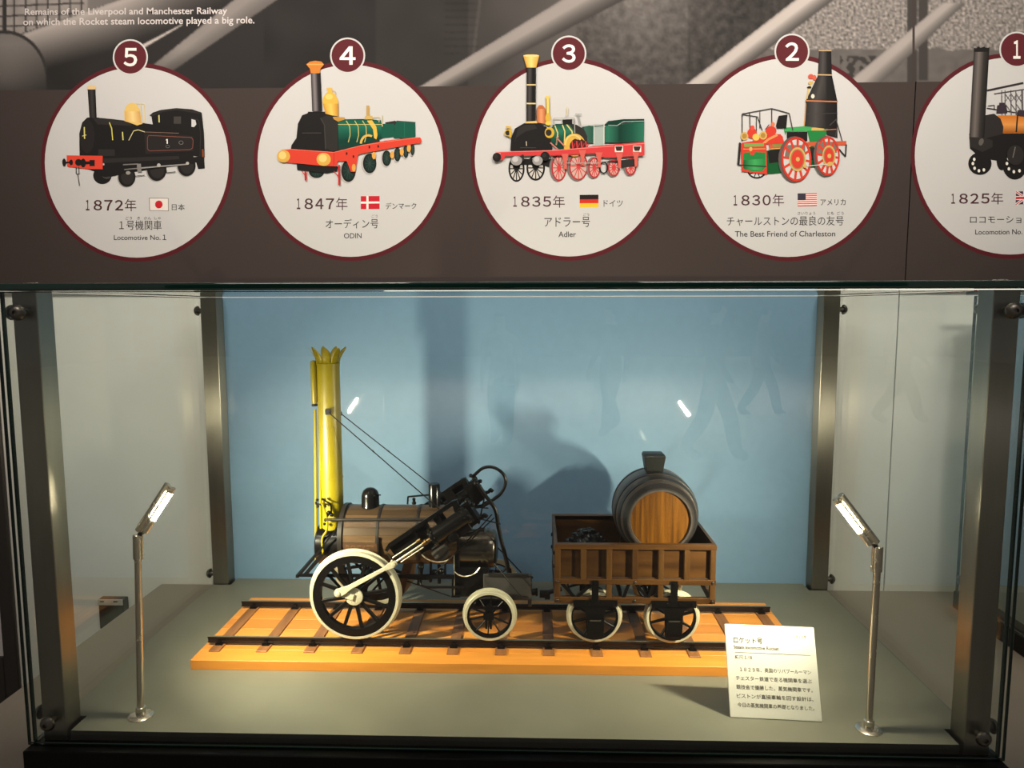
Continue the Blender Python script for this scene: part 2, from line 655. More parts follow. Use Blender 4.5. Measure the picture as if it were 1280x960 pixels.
def photo_tone(x, y):
    g = nz(x, y, 0.02, 3)
    if x < 470:
        v = 50 + 10 * g - 6 * (x > 330)
        # lattice window at the far left
        if seg(x, y, 15, 46, 155, -2) < 0:
            v = 150 + 14 * nz(x, y, 0.08)
            if x > 110: v = 120 - (x - 110) * 0.3
            if abs(x - 6) < 2.2 or (abs((x - 11) % 14 - 7) < 0.9 and x < 105): v = 52
            if abs((y - 2 + x * 0.04) % 12.5 - 6) < 0.9 and x < 105: v = 58
        a = seg(x, y, 12, 48, 155, -2)
        if a >= 0 and x < 330:
            t = a / (72 + 0.1 * x)
            v = max(44, 178 - 36 * abs(t - 0.05) * 8 if t < 0.1 else 165 - 150 * min(1, (t - 0.1) / 0.75)) + 7 * g
            v = v if x < 150 else max(46, v * (1 - (x - 150) / 260))
        if x < 58:                                       # flanged end of the big pipe
            rr = math.hypot((x - 5) / 52, (y - 100) / 58)
            if rr < 1: v = 120 - 60 * max(0, (y - 55) / 50) + 26 * (1 - rr) + 6 * g
            elif rr < 1.07: v = 55
        t = band(x, y, (178, 92, 292, 0), (214, 90, 352, -4), 120, 142, 104)
        if t and y < 92: v = t * (1 - 0.2 * max(0, (y - 60) / 32)) + 5 * g
        t = band(x, y, (170, 60, 228, 30), (180, 60, 228, 31.5), 190, 205, 190)
        if t and 170 < x < 228: v = t
        return v
    v = 52 + 6 * g
    if x > 585:
        v = 62 + min(34, max(0, (x - 590) * 0.25)) + 8 * g
    if 555 < x < 598 and abs((y % 9) - 4) < 1.4 and y < 62 - (x - 590) * 0.3:
        v -= 9 * (0.6 + 0.6 * nz(x, y, 0.3))
    if abs(x - (600 - y * 0.12)) < 2 and y < 70: v += 12
    if 720 < x < 1030:
        f = max(0, 1 - abs(x - 800) / 130)
        v = 70 + 46 * f * max(0.15, 1 - y / 110) + 20 * nz(x, y, 0.11, 5) + 10 * nz(x, y, 0.3, 8)
        if x > 860: v -= 12
    g2 = 138 + 75 * nz(x, y, 0.33, 1) + 38 * nz(x, y, 0.7, 2)
    edge = 62 + 5 * nz(x, y, 0.05, 4)
    if seg(x, y, 862, 102, 994, 0) > 0 and x > 900:
        v = g2 if y < edge else 104 + 10 * nz(x, y, 0.1, 9)
        if y >= edge and x < 1100 and y > 70 and nz(x, y, 0.12, 6) > 0.0 and x > 1050: v = 60
    t = band(x, y, (530, 105, 702, 0), (574, 106, 780, 0), 120, 158, 62)
    if t: v = t + 5 * g
    t = band(x, y, (862, 102, 994, 0), (905, 103, 1042, 0), 130, 196, 74)
    if t: v = t + 5 * g
    if 1134 < x < 1147 or (1148 < x < 1160 and y < 101):
        v = 66
    t = band(x, y, (1064, 99, 1178, 4), (1104, 101, 1208, 3), 120, 172, 92)
    if t and x < 1212 and not (x > 1174 and y < 4): v = t + 5 * g
    return v


def photograph(x0, x1, ybot, parent):
    b = B().usecol()
    b.keep = True
    st = 1.5
    nx, ny = int((x1 - x0) / st), int((ybot(x0) + 10) / st)
    grid = []
    for j in range(ny + 1):
        row = []
        for i in range(nx + 1):
            x = x0 + (x1 - x0) * i / nx
            y = -10 + (ybot(x) + 10) * j / ny
            X, Z = ll(x, y)
            t = sum(photo_tone(x + a, y + c) for a, c in ((-.6, -.6), (.6, -.4), (-.4, .6), (.5, .5))) / 4
            t = max(20, min(225, t))
            row.append((b.v((X, POST_Y - 0.00002, Z)), lin((t * 0.93, t * 0.88, t * 0.845))))
        grid.append(row)
    for j in range(ny):
        for i in range(nx):
            q = [grid[j][i], grid[j + 1][i], grid[j + 1][i + 1], grid[j][i + 1]]
            f = b.bm.faces.new([v for v, _ in q])
            for l, (_, c) in zip(f.loops, q):
                l[b.ink] = c
    obj('photograph', b, M['photo'], parent, smooth=False)


yb = lambda x: 113 - 12 * x / 1280
photograph(-12, 1140.5, yb, PANEL_L)
photograph(1143.5, 1292, yb, PANEL_R)
b = B()
wall_text(b, 'Remains of the Liverpool and Manchester Railway', (31, 21.5, 284, 10.5, -1.5), 4, 0.012)
wall_text(b, 'on which the Rocket steam locomotive played a big role.', (29, 34.5, 318, 23, -2.5), 4, 0.012)
o = obj('caption', b, mat('caption_ink', (200, 190, 186), 0.5), PANEL_L, smooth=False)
M['ink_dark'] = mat('text_ink', (26, 20, 18), 0.5)
M['ink_wine'] = mat('year_ink', (66, 20, 30), 0.5)
M['ink_white'] = mat('badge_ink', (238, 232, 224), 0.5)

WHITE, WINE, RED = (201, 199, 196), (92, 36, 42), (205, 60, 50)


def disc(parent, num, cx, cy, r, badge, texts, flag, art, shear):
    p = Print(0)
    rr = r * 1.045
    p.ell((86, 30, 36), cx + 0.3, cy, rr, rr * 1.035, 72)
    p.ell(WHITE, cx, cy, r, r * 1.035, 72)
    dsc = p.done('picture_disc', parent)
    q = Print(6)
    bx, by = badge
    q.ell(WHITE, bx, by, 22, 22.5, 40)
    q.ell(WINE, bx, by, 20, 20.5, 40)
    bd = q.done('number_badge', dsc)
    b = B()
    nw = {'1': 4.5, '2': 8.5, '3': 8.5, '4': 10, '5': 8.5}[num]
    wall_text(b, chr(ord(num) + 0xFEE0), (bx - nw, by + 11.5, bx + nw, by - 11.5, 0), 12, 0.02)
    obj('badge_number', b, M['ink_white'], dsc, smooth=False)
    for name, body, bx_, mt, bold in texts:
        for t, bb in zip(body, bx_):
            b = B()
            if name == 'year_text':                       # wide spaced numerals
                xl, yb_, xr_, yt, dy = bb
                W = xr_ - xl
                for ch, (a, c) in zip(t, ((0.015, 0.085), (0.165, 0.33), (0.375, 0.535), (0.58, 0.74), (0.775, 1.0))):
                    k = 0.5 if ch != '年' else -0.6
                    wall_text(b, ch, (xl + W * a, yb_ - k + dy * a, xl + W * c, yt + k + dy * a, dy * (c - a)), 12, 0.016 if ch != '年' else 0.0)
            else:
                wall_text(b, t, bb, 12, bold)
            obj(name, b, M[mt], dsc, smooth=False)
    f = Print(6)
    flag(f)
    f.done('flag', dsc)
    a = Print(14)
    art(a)
    a.done('locomotive_picture', dsc)


BK, BK2, BK3, GR = (30, 28, 27), (46, 43, 41), (66, 62, 59), (120, 116, 112)


def art5(p):
    p.crop(60, 90, 6.095)
    p.ell(BK, 415, 790, 70, 65).ell((66, 64, 62), 450, 770, 45, 45).ell(BK, 440, 755, 50, 46)
    for cx, cy, r in ((600, 800, 78), (828, 745, 88), (1055, 715, 82)):
        p.ell((150, 146, 140), cx - 3, cy + 3, r * 0.88, r).ell(BK, cx + 2, cy, r * 0.84, r * 0.97).ell(BK2, cx + 6, cy, r * 0.62, r * 0.75)
    p.poly(BK, [(300, 740), (1190, 640), (1195, 735), (1145, 740), (1130, 690), (600, 770), (480, 800)])
    p.poly(BK, [(420, 640), (1110, 600), (1110, 700), (600, 770), (440, 760)])
    p.poly(BK, [(800, 400), (980, 440), (1110, 480), (1110, 640), (760, 640)])
    p.poly(BK2, [(415, 650), (1000, 625), (1000, 665), (415, 695)])
    p.poly(BK, [(242, 640), (240, 470), (262, 385), (300, 348), (350, 345), (500, 360), (700, 385), (800, 400), (980, 440), (1000, 640), (420, 660)])
    p.poly(BK2, [(345, 352), (500, 362), (640, 380), (640, 410), (380, 400)])
    p.ell((38, 35, 34), 300, 490, 56, 130).poly(BK2, [(385, 590), (510, 590), (510, 640), (385, 640)])
    p.grad([(24, 22, 22), (60, 56, 54), (20, 18, 18)], (303, 125), (362, 125), (372, 350), (318, 350))
    p.poly((222, 190, 138), [(296, 134), (303, 108), (330, 99), (362, 106), (371, 122), (360, 134)])
    p.poly((226, 190, 108), [(585, 375), (582, 300), (600, 255), (640, 233), (675, 245), (700, 285), (712, 350), (722, 395), (680, 408), (620, 385)])
    p.grad([(214, 168, 88), (238, 208, 140), (206, 156, 84)], (586, 300), (700, 300), (715, 390), (588, 372))
    p.line((226, 206, 150), 5, (665, 240), (735, 245), (738, 385)).line((226, 206, 150), 5, (708, 236), (715, 380))
    p.poly(BK, [(775, 332), (800, 310), (860, 290), (980, 276), (1100, 285), (1172, 310), (1190, 470), (1195, 650), (1110, 640), (1095, 480), (960, 440), (800, 400), (790, 340)])
    p.poly(BK2, [(775, 330), (870, 292), (980, 276), (1172, 310), (1170, 322), (985, 290), (880, 305), (785, 340)])
    p.poly(BK3, [(960, 340), (1015, 340), (1015, 395), (960, 395)])
    p.poly(WHITE, [(1095, 360), (1125, 368), (1132, 400), (1115, 420), (1095, 418)])
    p.line((52, 48, 46), 5, (1090, 350), (1150, 370), (1165, 470), (1160, 640))
    p.poly((40, 37, 36), [(735, 460), (1110, 490), (1112, 605), (745, 628)])
    p.line((122, 72, 60), 5, (770, 484), (1095, 500), (1108, 520), (1104, 580), (1085, 592), (775, 602), (760, 585), (760, 500), (770, 484))
    p.line((206, 196, 140), 6, (618, 522), (655, 450), (690, 442), (740, 458)).line((120, 96, 84), 5, (740, 458), (1000, 468))
    p.line((214, 204, 96), 8, (470, 385), (488, 430), (496, 520)).line((214, 204, 120), 9, (570, 458), (575, 520)).line((214, 204, 120), 9, (848, 330), (850, 385))
    p.line((214, 204, 120), 9, (280, 420), (282, 510)).line((214, 204, 120), 6, (265, 490), (296, 480))
    p.poly((222, 70, 52), [(145, 636), (420, 640), (420, 742), (300, 740), (150, 722)])
    p.ell(BK, 126, 690, 14, 30).line(BK, 12, (130, 690), (180, 690)).ell(BK, 180, 690, 14, 22).ell(BK, 236, 690, 26, 26).ell(BK, 272, 695, 20, 34).line(BK, 22, (270, 695), (340, 692)).poly(BK, [(320, 672), (360, 672), (360, 718), (320, 718)])
    p.line(BK3, 5, (218, 722), (218, 778), (240, 778), (238, 722)).line(BK3, 5, (230, 780), (243, 868))
    p.line(GR, 9, (575, 708), (690, 702)).line(GR, 9, (585, 745), (690, 735)).line((150, 146, 142), 10, (690, 735), (860, 720), (1060, 705)).poly((130, 126, 122), [(680, 700), (712, 700), (716, 765), (686, 765)])
    p.ell((180, 176, 170), 848, 712, 14).ell((180, 176, 170), 1066, 697, 12).ell((150, 146, 140), 615, 770, 18, 14)
    p.line(BK, 5, (905, 745), (905, 770), (975, 762)).line(BK, 5, (670, 795), (740, 788))
    p.poly((130, 66, 30), [(1175, 590), (1190, 590), (1195, 650), (1178, 650)])
    p.ring(GR, 1018, 540, 16, 13, 4).ring(GR, 918, 570, 14, 10, 3)
    p.line((235, 230, 220), 9, (915, 515), (915, 550)).line((235, 230, 220), 6, (905, 522), (916, 514))


def art4(p):
    p.crop(340, 70, 5.645)
    G, G2, G3 = (20, 84, 66), (34, 106, 84), (14, 58, 48)
    R1, R2 = (212, 66, 48), (188, 52, 40)
    for cx, cy, rx, ry in ((315, 815, 62, 50), (540, 812, 58, 84), (690, 758, 54, 76), (810, 722, 36, 60), (885, 695, 26, 54), (945, 675, 21, 50), (992, 660, 17, 46)):
        p.ell((176, 172, 168), cx - 6, cy + 3, rx, ry).ell(BK, cx, cy, rx * 0.88, ry * 0.92).ell((22, 46, 40), cx + 2, cy, rx * 0.7, ry * 0.76)
        for a in range(0, 180, 36):
            k = math.radians(a)
            p.line((52, 66, 60), 4, (cx - rx * .65 * math.cos(k), cy - ry * .7 * math.sin(k)), (cx + rx * .65 * math.cos(k), cy + ry * .7 * math.sin(k)))
    p.poly(BK, [(175, 760), (470, 780), (460, 815), (390, 830), (260, 815), (180, 805)])
    p.poly((34, 52, 44), [(430, 600), (760, 560), (760, 640), (470, 700)])
    p.poly(G3, [(465, 640), (465, 480), (500, 448), (640, 446), (740, 452), (775, 475), (785, 580), (600, 640)])
    p.grad([G3, G, G2, G], (465, 600), (465, 450), (770, 455), (780, 580))
    p.poly(G, [(860, 580), (868, 468), (885, 458), (1012, 468), (1014, 570), (1000, 585)]).poly(BK2, [(800, 470), (870, 458), (880, 465), (870, 490), (800, 478)])
    p.poly(G, [(770, 480), (865, 480), (862, 570), (775, 580)]).line(G2, 4, (935, 465), (935, 575)).line(BK3, 5, (880, 460), (1014, 470))
    for xx in (535, 595, 650):
        p.line((188, 176, 96), 6, (xx - 10, 458), (xx + 15, 500), (xx + 18, 560), (xx + 5, 610))
    p.poly((220, 178, 70), [(672, 458), (708, 455), (738, 500), (746, 560), (738, 590), (722, 580), (715, 520)])
    p.line((206, 196, 120), 4, (465, 485), (780, 485))
    p.poly(BK, [(135, 660), (140, 630), (175, 580), (185, 480), (215, 420), (255, 405), (255, 395), (385, 395), (385, 410), (440, 425), (468, 470), (470, 670), (440, 680), (300, 670)])
    p.poly(BK2, [(345, 440), (390, 420), (440, 430), (466, 470), (466, 670), (420, 672), (380, 650), (375, 500)])
    p.line(BK3, 6, (345, 440), (372, 490), (380, 660)).line(BK3, 5, (215, 545), (350, 545))
    p.grad([(40, 36, 36), (132, 124, 124), (44, 40, 40), (26, 24, 24)], (276, 118), (344, 118), (356, 392), (286, 392))
    p.poly((206, 126, 52), [(244, 62), (270, 42), (310, 36), (350, 42), (370, 62), (345, 92), (340, 124), (276, 124), (270, 92)])
    p.line((232, 160, 84), 8, (250, 62), (365, 62))
    p.grad([(198, 142, 40), (238, 196, 96), (188, 128, 36)], (358, 330), (470, 330), (472, 430), (380, 410))
    p.poly((222, 176, 74), [(385, 228), (428, 228), (428, 258), (450, 275), (470, 318), (470, 338), (360, 338), (360, 305), (378, 270), (398, 255)])
    p.ell((236, 200, 108), 405, 290, 26, 20).poly((188, 140, 66), [(430, 430), (515, 435), (515, 450), (470, 465), (440, 450)])
    p.line((200, 180, 120), 4, (430, 245), (452, 255), (450, 285))
    p.line((186, 150, 86), 20, (678, 352), (678, 440)).line((206, 190, 140), 5, (650, 438), (760, 432), (757, 470)).line((206, 190, 140), 6, (778, 420), (780, 500)).poly((200, 168, 96), [(660, 425), (710, 425), (715, 450), (655, 450)])
    p.ring((214, 176, 84), 682, 620, 52, 58, 16, 180, 300)
    p.poly(R1, [(70, 665), (130, 660), (440, 682), (640, 632), (800, 600), (1030, 575), (1030, 618), (800, 660), (640, 690), (610, 700), (590, 820), (560, 820), (530, 745), (470, 742), (455, 782), (330, 775), (100, 752)])
    p.line((238, 120, 96), 4, (130, 660), (440, 682), (640, 632), (1030, 578)).line(R2, 5, (440, 684), (440, 780))
    p.ell((214, 166, 74), 85, 710, 46, 44).ell((236, 200, 120), 78, 704, 26, 28).ell((214, 166, 74), 368, 732, 50, 46).ell((236, 200, 120), 362, 724, 28, 28)
    p.ell(R1, 1040, 598, 16, 22)
    for x, y in ((580, 790), (722, 705), (850, 700), (918, 680), (968, 655)):
        p.ell((220, 160, 74), x, y, 14, 26)
    p.line((190, 40, 40), 14, (240, 815), (242, 880)).line((190, 40, 40), 14, (476, 770), (478, 912)).line(R2, 6, (440, 815), (470, 850)).line(R2, 6, (215, 815), (235, 840))
    for x, y in ((530, 690), (578, 712), (690, 645), (752, 640)):
        p.ell((70, 30, 26), x, y, 6, 10)


def art3(p):
    p.crop(610, 60, 5.333)
    G, G2, G3 = (22, 78, 60), (44, 110, 86), (14, 54, 42)
    R1, R2 = (204, 62, 62), (170, 44, 48)
    for cx, cy, rx, ry in ((190, 805, 54, 88), (318, 800, 62, 84)):
        p.wheel(BK, BK2, (200, 194, 186), cx, cy, rx, ry, 12, 12).ell(BK, cx, cy - 16, 24, 30)
    p.poly(BK, [(150, 740), (440, 740), (420, 800), (360, 780), (150, 780)])
    for cx, cy, rx, ry in ((470, 800, 56, 92), (600, 790, 70, 98), (706, 800, 46, 72), (835, 800, 44, 60), (948, 792, 42, 60)):
        p.ell((120, 110, 106), cx - 6, cy, rx, ry).wheel((168, 46, 52), R1, (196, 168, 156), cx + 3, cy, rx * 0.9, ry * 0.95, 10, 12).ell(R1, cx + 3, cy, 14, 18)
    p.poly(BK2, [(760, 760), (1000, 740), (1000, 790), (890, 800), (870, 770)])
    p.ring(BK, 770, 800, 26, 36, 9)
    p.poly(G, [(625, 530), (700, 515), (870, 515), (1040, 480), (1038, 630), (640, 635)])
    p.grad([(60, 96, 82), G, G2, G3, G, G2], (640, 530), (1040, 500), (1038, 628), (640, 635))
    p.poly(G3, [(770, 520), (800, 490), (900, 478), (1040, 476), (1040, 492), (905, 495), (860, 525)]).line((150, 160, 152), 5, (800, 518), (860, 520), (900, 494), (1040, 490)).line(G3, 5, (872, 520), (872, 628))
    p.poly((160, 172, 164), [(705, 530), (775, 530), (775, 660), (705, 660)]).line((206, 202, 194), 5, (705, 500), (705, 690)).line((206, 202, 194), 6, (772, 495), (772, 690)).line((190, 186, 180), 6, (630, 515), (700, 520), (780, 525))
    p.poly(G3, [(415, 640), (415, 540), (450, 510), (560, 505), (580, 560), (570, 650), (480, 680)])
    p.grad([G3, G, G2, G], (420, 650), (430, 515), (575, 510), (575, 640))
    p.poly(BK2, [(540, 510), (590, 515), (640, 545), (660, 590), (660, 650), (560, 650), (575, 560)])
    p.line((214, 196, 120), 7, (445, 520), (465, 570), (455, 650)).line((214, 196, 120), 8, (495, 515), (512, 560), (508, 640)).line((214, 196, 120), 8, (520, 508), (560, 560), (562, 620))
    p.poly(BK, [(495, 480), (560, 478), (560, 512), (500, 515)]).line((170, 168, 160), 6, (440, 472), (575, 470)).line((214, 196, 150), 8, (526, 455), (530, 395)).line((150, 146, 140), 6, (575, 470), (578, 570))
    p.line((150, 150, 146), 6, (580, 445), (625, 445)).line((150, 150, 146), 9, (600, 448), (618, 520)).line((150, 150, 146), 5, (438, 470), (438, 510))
    p.poly(BK, [(150, 690), (155, 600), (180, 540), (240, 505), (320, 500), (390, 530), (415, 600), (430, 690)])
    p.poly(BK2, [(200, 540), (250, 515), (310, 515), (330, 540), (250, 560), (190, 600), (175, 640)]).line((190, 180, 160), 5, (255, 625), (257, 655)).line(BK3, 4, (215, 668), (320, 668))
    p.grad([(22, 20, 20), (70, 66, 64), (20, 18, 18), (34, 32, 30)], (258, 135), (320, 135), (318, 495), (256, 495))
    p.grad([(196, 142, 48), (240, 206, 120), (200, 150, 60)], (235, 55), (342, 55), (322, 135), (258, 135)).ell((236, 204, 128), 288, 56, 52, 8)
    for y in (250, 374):
        p.line((214, 190, 130), 9, (258, y), (320, y))
    p.poly((214, 180, 110), [(250, 494), (322, 490), (330, 505), (248, 506)])
    p.poly((184, 106, 62), [(325, 500), (325, 405), (340, 385), (365, 385), (383, 410), (385, 510)]).grad([(170, 92, 52), (222, 150, 102), (168, 92, 52)], (326, 410), (383, 410), (384, 508), (326, 500))
    p.grad([(176, 140, 40), (240, 216, 120), (170, 134, 40)], (388, 325), (410, 325), (412, 510), (388, 500)).poly((220, 190, 90), [(380, 325), (415, 325), (408, 342), (388, 342)]).ell((206, 168, 62), 400, 470, 18, 34).ell((222, 190, 80), 402, 505, 20, 14)
    p.ell((206, 166, 56), 410, 568, 32, 36).ell(BK2, 404, 568, 20, 22).ell((206, 166, 56), 135, 570, 26, 22).ell(BK2, 132, 570, 16, 16).line((206, 166, 56), 14, (120, 530), (155, 535)).line((206, 166, 56), 12, (148, 545), (150, 600))
    p.ell((212, 168, 70), 575, 650, 72, 76).ell((70, 34, 30), 600, 660, 56, 56).ell((206, 170, 90), 600, 600, 22, 14)
    p.ring((226, 196, 120), 568, 650, 54, 66, 10, 180, 330)
    for x in (560, 590, 620, 650):
        p.line(R1, 8, (x, 625), (x + 6, 690)).line(R2, 6, (x, 690), (x + 20, 640))
    p.line((196, 120, 110), 9, (415, 635), (470, 685)).line((196, 120, 110), 9, (455, 600), (510, 660)).line((150, 120, 112), 6, (470, 590), (450, 650))
    p.poly(R1, [(50, 698), (420, 688), (520, 680), (790, 650), (1040, 630), (1040, 720), (800, 735), (760, 730), (740, 705), (420, 720), (120, 722), (100, 750), (85, 750), (85, 705)])
    p.line((236, 130, 120), 5, (50, 698), (420, 688), (800, 660), (1040, 640)).line(R2, 5, (420, 722), (750, 705))
    for x in (840, 960):
        p.poly((232, 220, 206), [(x, 652), (x + 62, 652), (x + 62, 702), (x, 702)]).poly((60, 40, 36), [(x + 6, 660), (x + 56, 660), (x + 46, 690), (x + 14, 690)]).line(R1, 8, (x, 652), (x + 62, 652), (x + 62, 702), (x, 702), (x, 652))
    for x, y in ((515, 770), (630, 745), (740, 760), (875, 765), (985, 755)):
        p.poly((206, 96, 84), [(x - 26, y - 60), (x + 22, y - 60), (x + 10, y - 10), (x + 10, y + 40), (x - 10, y + 40), (x - 12, y - 10)])
    p.line((150, 130, 122), 5, (420, 730), (520, 790)).line((170, 150, 142), 5, (520, 770), (740, 770))
    p.ell(BK, 60, 732, 28, 30).ell(BK2, 54, 726, 12, 14).ell(BK, 380, 726, 30, 30).ell(BK2, 374, 720, 14, 14)
    p.ell((150, 146, 144), 190, 755, 38, 32).ell((190, 186, 184), 182, 746, 20, 18).ell((150, 146, 144), 330, 755, 34, 32).ell((190, 186, 184), 324, 746, 18, 18).line(BK2, 14, (230, 715), (236, 755))


def art2(p):
    p.crop(910, 50, 5.05)
    G, G2, G3 = (36, 126, 62), (64, 160, 88), (22, 84, 44)
    R1, R2, GD = (206, 62, 46), (170, 40, 36), (206, 170, 96)
    p.wheel(BK, BK, WHITE, 182, 820, 62, 56, 10, 10).ell(BK, 182, 800, 40, 40)
    p.poly(G3, [(235, 700), (540, 650), (560, 800), (330, 842), (240, 850)]).poly(BK, [(250, 700), (400, 680), (390, 760), (260, 780)]).poly((44, 40, 38), [(520, 680), (545, 680), (545, 760), (525, 760)])
    p.poly(G, [(350, 555), (480, 545), (610, 546), (625, 580), (600, 640), (515, 645), (500, 575), (370, 580), (360, 600)])
    p.poly(G2, [(350, 555), (480, 545), (610, 546), (605, 560), (500, 575), (360, 578)]).poly(BK, [(370, 582), (500, 578), (500, 640), (370, 640)]).poly(GD, [(528, 555), (608, 548), (605, 572), (525, 572)])
    p.grad([(40, 38, 37), (74, 70, 68), (36, 33, 32), (24, 22, 22)], (490, 385), (688, 385), (690, 570), (480, 545))
    p.grad([(46, 43, 42), (72, 68, 66), (34, 32, 31), (24, 22, 22)], (568, 222), (655, 222), (690, 390), (488, 390))
    p.grad([(44, 41, 40), (76, 72, 70), (34, 31, 30), (24, 22, 22)], (575, 64), (650, 64), (655, 222), (566, 222))
    p.line((206, 170, 120), 6, (572, 68), (652, 68)).line((206, 170, 120), 7, (564, 220), (656, 222)).line((196, 120, 76), 8, (486, 384), (692, 390)).line((196, 120, 76), 6, (600, 570), (692, 564)).line(BK3, 4, (492, 470), (690, 462))
    p.poly((40, 38, 36), [(620, 570), (690, 565), (690, 620), (620, 600)])
    p.line((206, 150, 90), 6, (490, 400), (484, 500), (480, 545)).line((206, 180, 110), 10, (496, 372), (510, 300), (535, 262)).ell((206, 86, 66), 522, 232, 18, 16).ell((206, 96, 72), 545, 240, 12, 18).ell((40, 36, 32), 512, 300, 14, 8).ell((226, 216, 196), 534, 356, 11, 14).ell(GD, 520, 272, 14, 10)
    p.line((66, 62, 60), 6, (680, 500), (720, 640)).line((66, 62, 60), 6, (690, 540), (676, 610)).line((66, 62, 60), 7, (640, 540), (684, 500))
    p.poly((196, 88, 60), [(255, 652), (500, 645), (745, 638), (745, 664), (520, 672), (260, 690)]).poly((120, 140, 70), [(280, 658), (340, 655), (335, 672), (282, 676)]).line(GD, 5, (256, 690), (520, 672)).line(GD, 5, (256, 655), (500, 648))
    p.line(BK, 8, (745, 660), (740, 738), (700, 690))
    p.line((56, 52, 50), 6, (88, 640), (88, 468), (275, 434), (385, 464), (408, 572)).line((56, 52, 50), 6, (135, 460), (140, 600)).line((56, 52, 50), 5, (88, 472), (185, 486), (215, 572)).line((56, 52, 50), 5, (200, 452), (200, 560)).line((56, 52, 50), 6, (275, 436), (275, 560)).line((56, 52, 50), 5, (235, 565), (258, 535)).line((56, 52, 50), 5, (178, 488), (178, 600))
    p.poly(BK, [(308, 560), (300, 545), (318, 480), (374, 472), (366, 560)])
    p.poly(R1, [(78, 690), (85, 650), (150, 640), (230, 600), (330, 595), (352, 640), (345, 655), (240, 660), (235, 690)])
    for x, y, rx, ry in ((150, 590, 30, 34), (270, 575, 34, 30), (300, 620, 46, 26)):
        p.ell(R1, x, y, rx, ry)
    for x, y in ((102, 608), (220, 604)):
        p.ell(GD, x, y, 24, 26).ell((170, 130, 60), x, y, 15, 17)
    p.ell((220, 190, 90), 175, 615, 22, 22).ell((220, 76, 60), 152, 556, 14, 16).ell((220, 120, 80), 282, 534, 12, 14)
    p.line((222, 150, 90), 14, (210, 668), (250, 630), (310, 600))
    p.poly(R1, [(78, 655), (240, 652), (245, 850), (85, 832)]).poly(G, [(95, 700), (235, 690), (236, 828), (150, 832), (92, 810)]).grad([G3, G2, G], (95, 760), (235, 750), (236, 828), (95, 818)).poly((120, 160, 80), [(100, 655), (225, 652), (225, 672), (100, 676)])
    p.poly(R1, [(85, 690), (240, 685), (236, 712), (170, 708), (160, 728), (142, 728), (135, 708), (90, 716)]).ell(GD, 142, 690, 10, 14).line(GD, 4, (95, 690), (235, 688)).poly(R1, [(200, 845), (240, 800), (246, 850)]).poly(R1, [(84, 800), (120, 832), (86, 832)])
    p.line((52, 48, 46), 7, (72, 648), (62, 790), (240, 800)).line((40, 38, 36), 14, (74, 650), (64, 788))
    for cx, cy, rx, ry, bk in ((425, 755, 102, 146, 1), (622, 735, 80, 128, 1)):
        p.ell((96, 84, 80), cx - 8, cy, rx, ry).ell(R2, cx + 4, cy, rx * 0.94, ry * 0.98).ell(WHITE, cx + 4, cy, rx * 0.80, ry * 0.86)
        p.poly((120, 110, 100), [(cx - 60, cy - 90), (cx + 60, cy - 90), (cx + 60, cy - 20), (cx - 70, cy - 10)]) if bk else None
        for i in range(12):
            a = 2 * math.pi * i / 12 + 0.1
            p.line(R1, 15, (cx + 10, cy), (cx + 4 + rx * 0.86 * math.cos(a), cy + ry * 0.9 * math.sin(a)))
        p.ring(R1, cx + 4, cy, rx * 0.87, ry * 0.92, 9)
        p.ell(GD, cx + 10, cy, rx * 0.52, ry * 0.52).ell((150, 130, 84), cx + 10, cy, rx * 0.44, ry * 0.44).ell(R1, cx + 10, cy, rx * 0.37, ry * 0.4).ell(GD, cx + 12, cy, 12, 14)
    p.line((206, 200, 186), 5, (480, 800), (640, 785)).ell(GD, 480, 798, 12, 12).ell(GD, 640, 784, 18, 12)


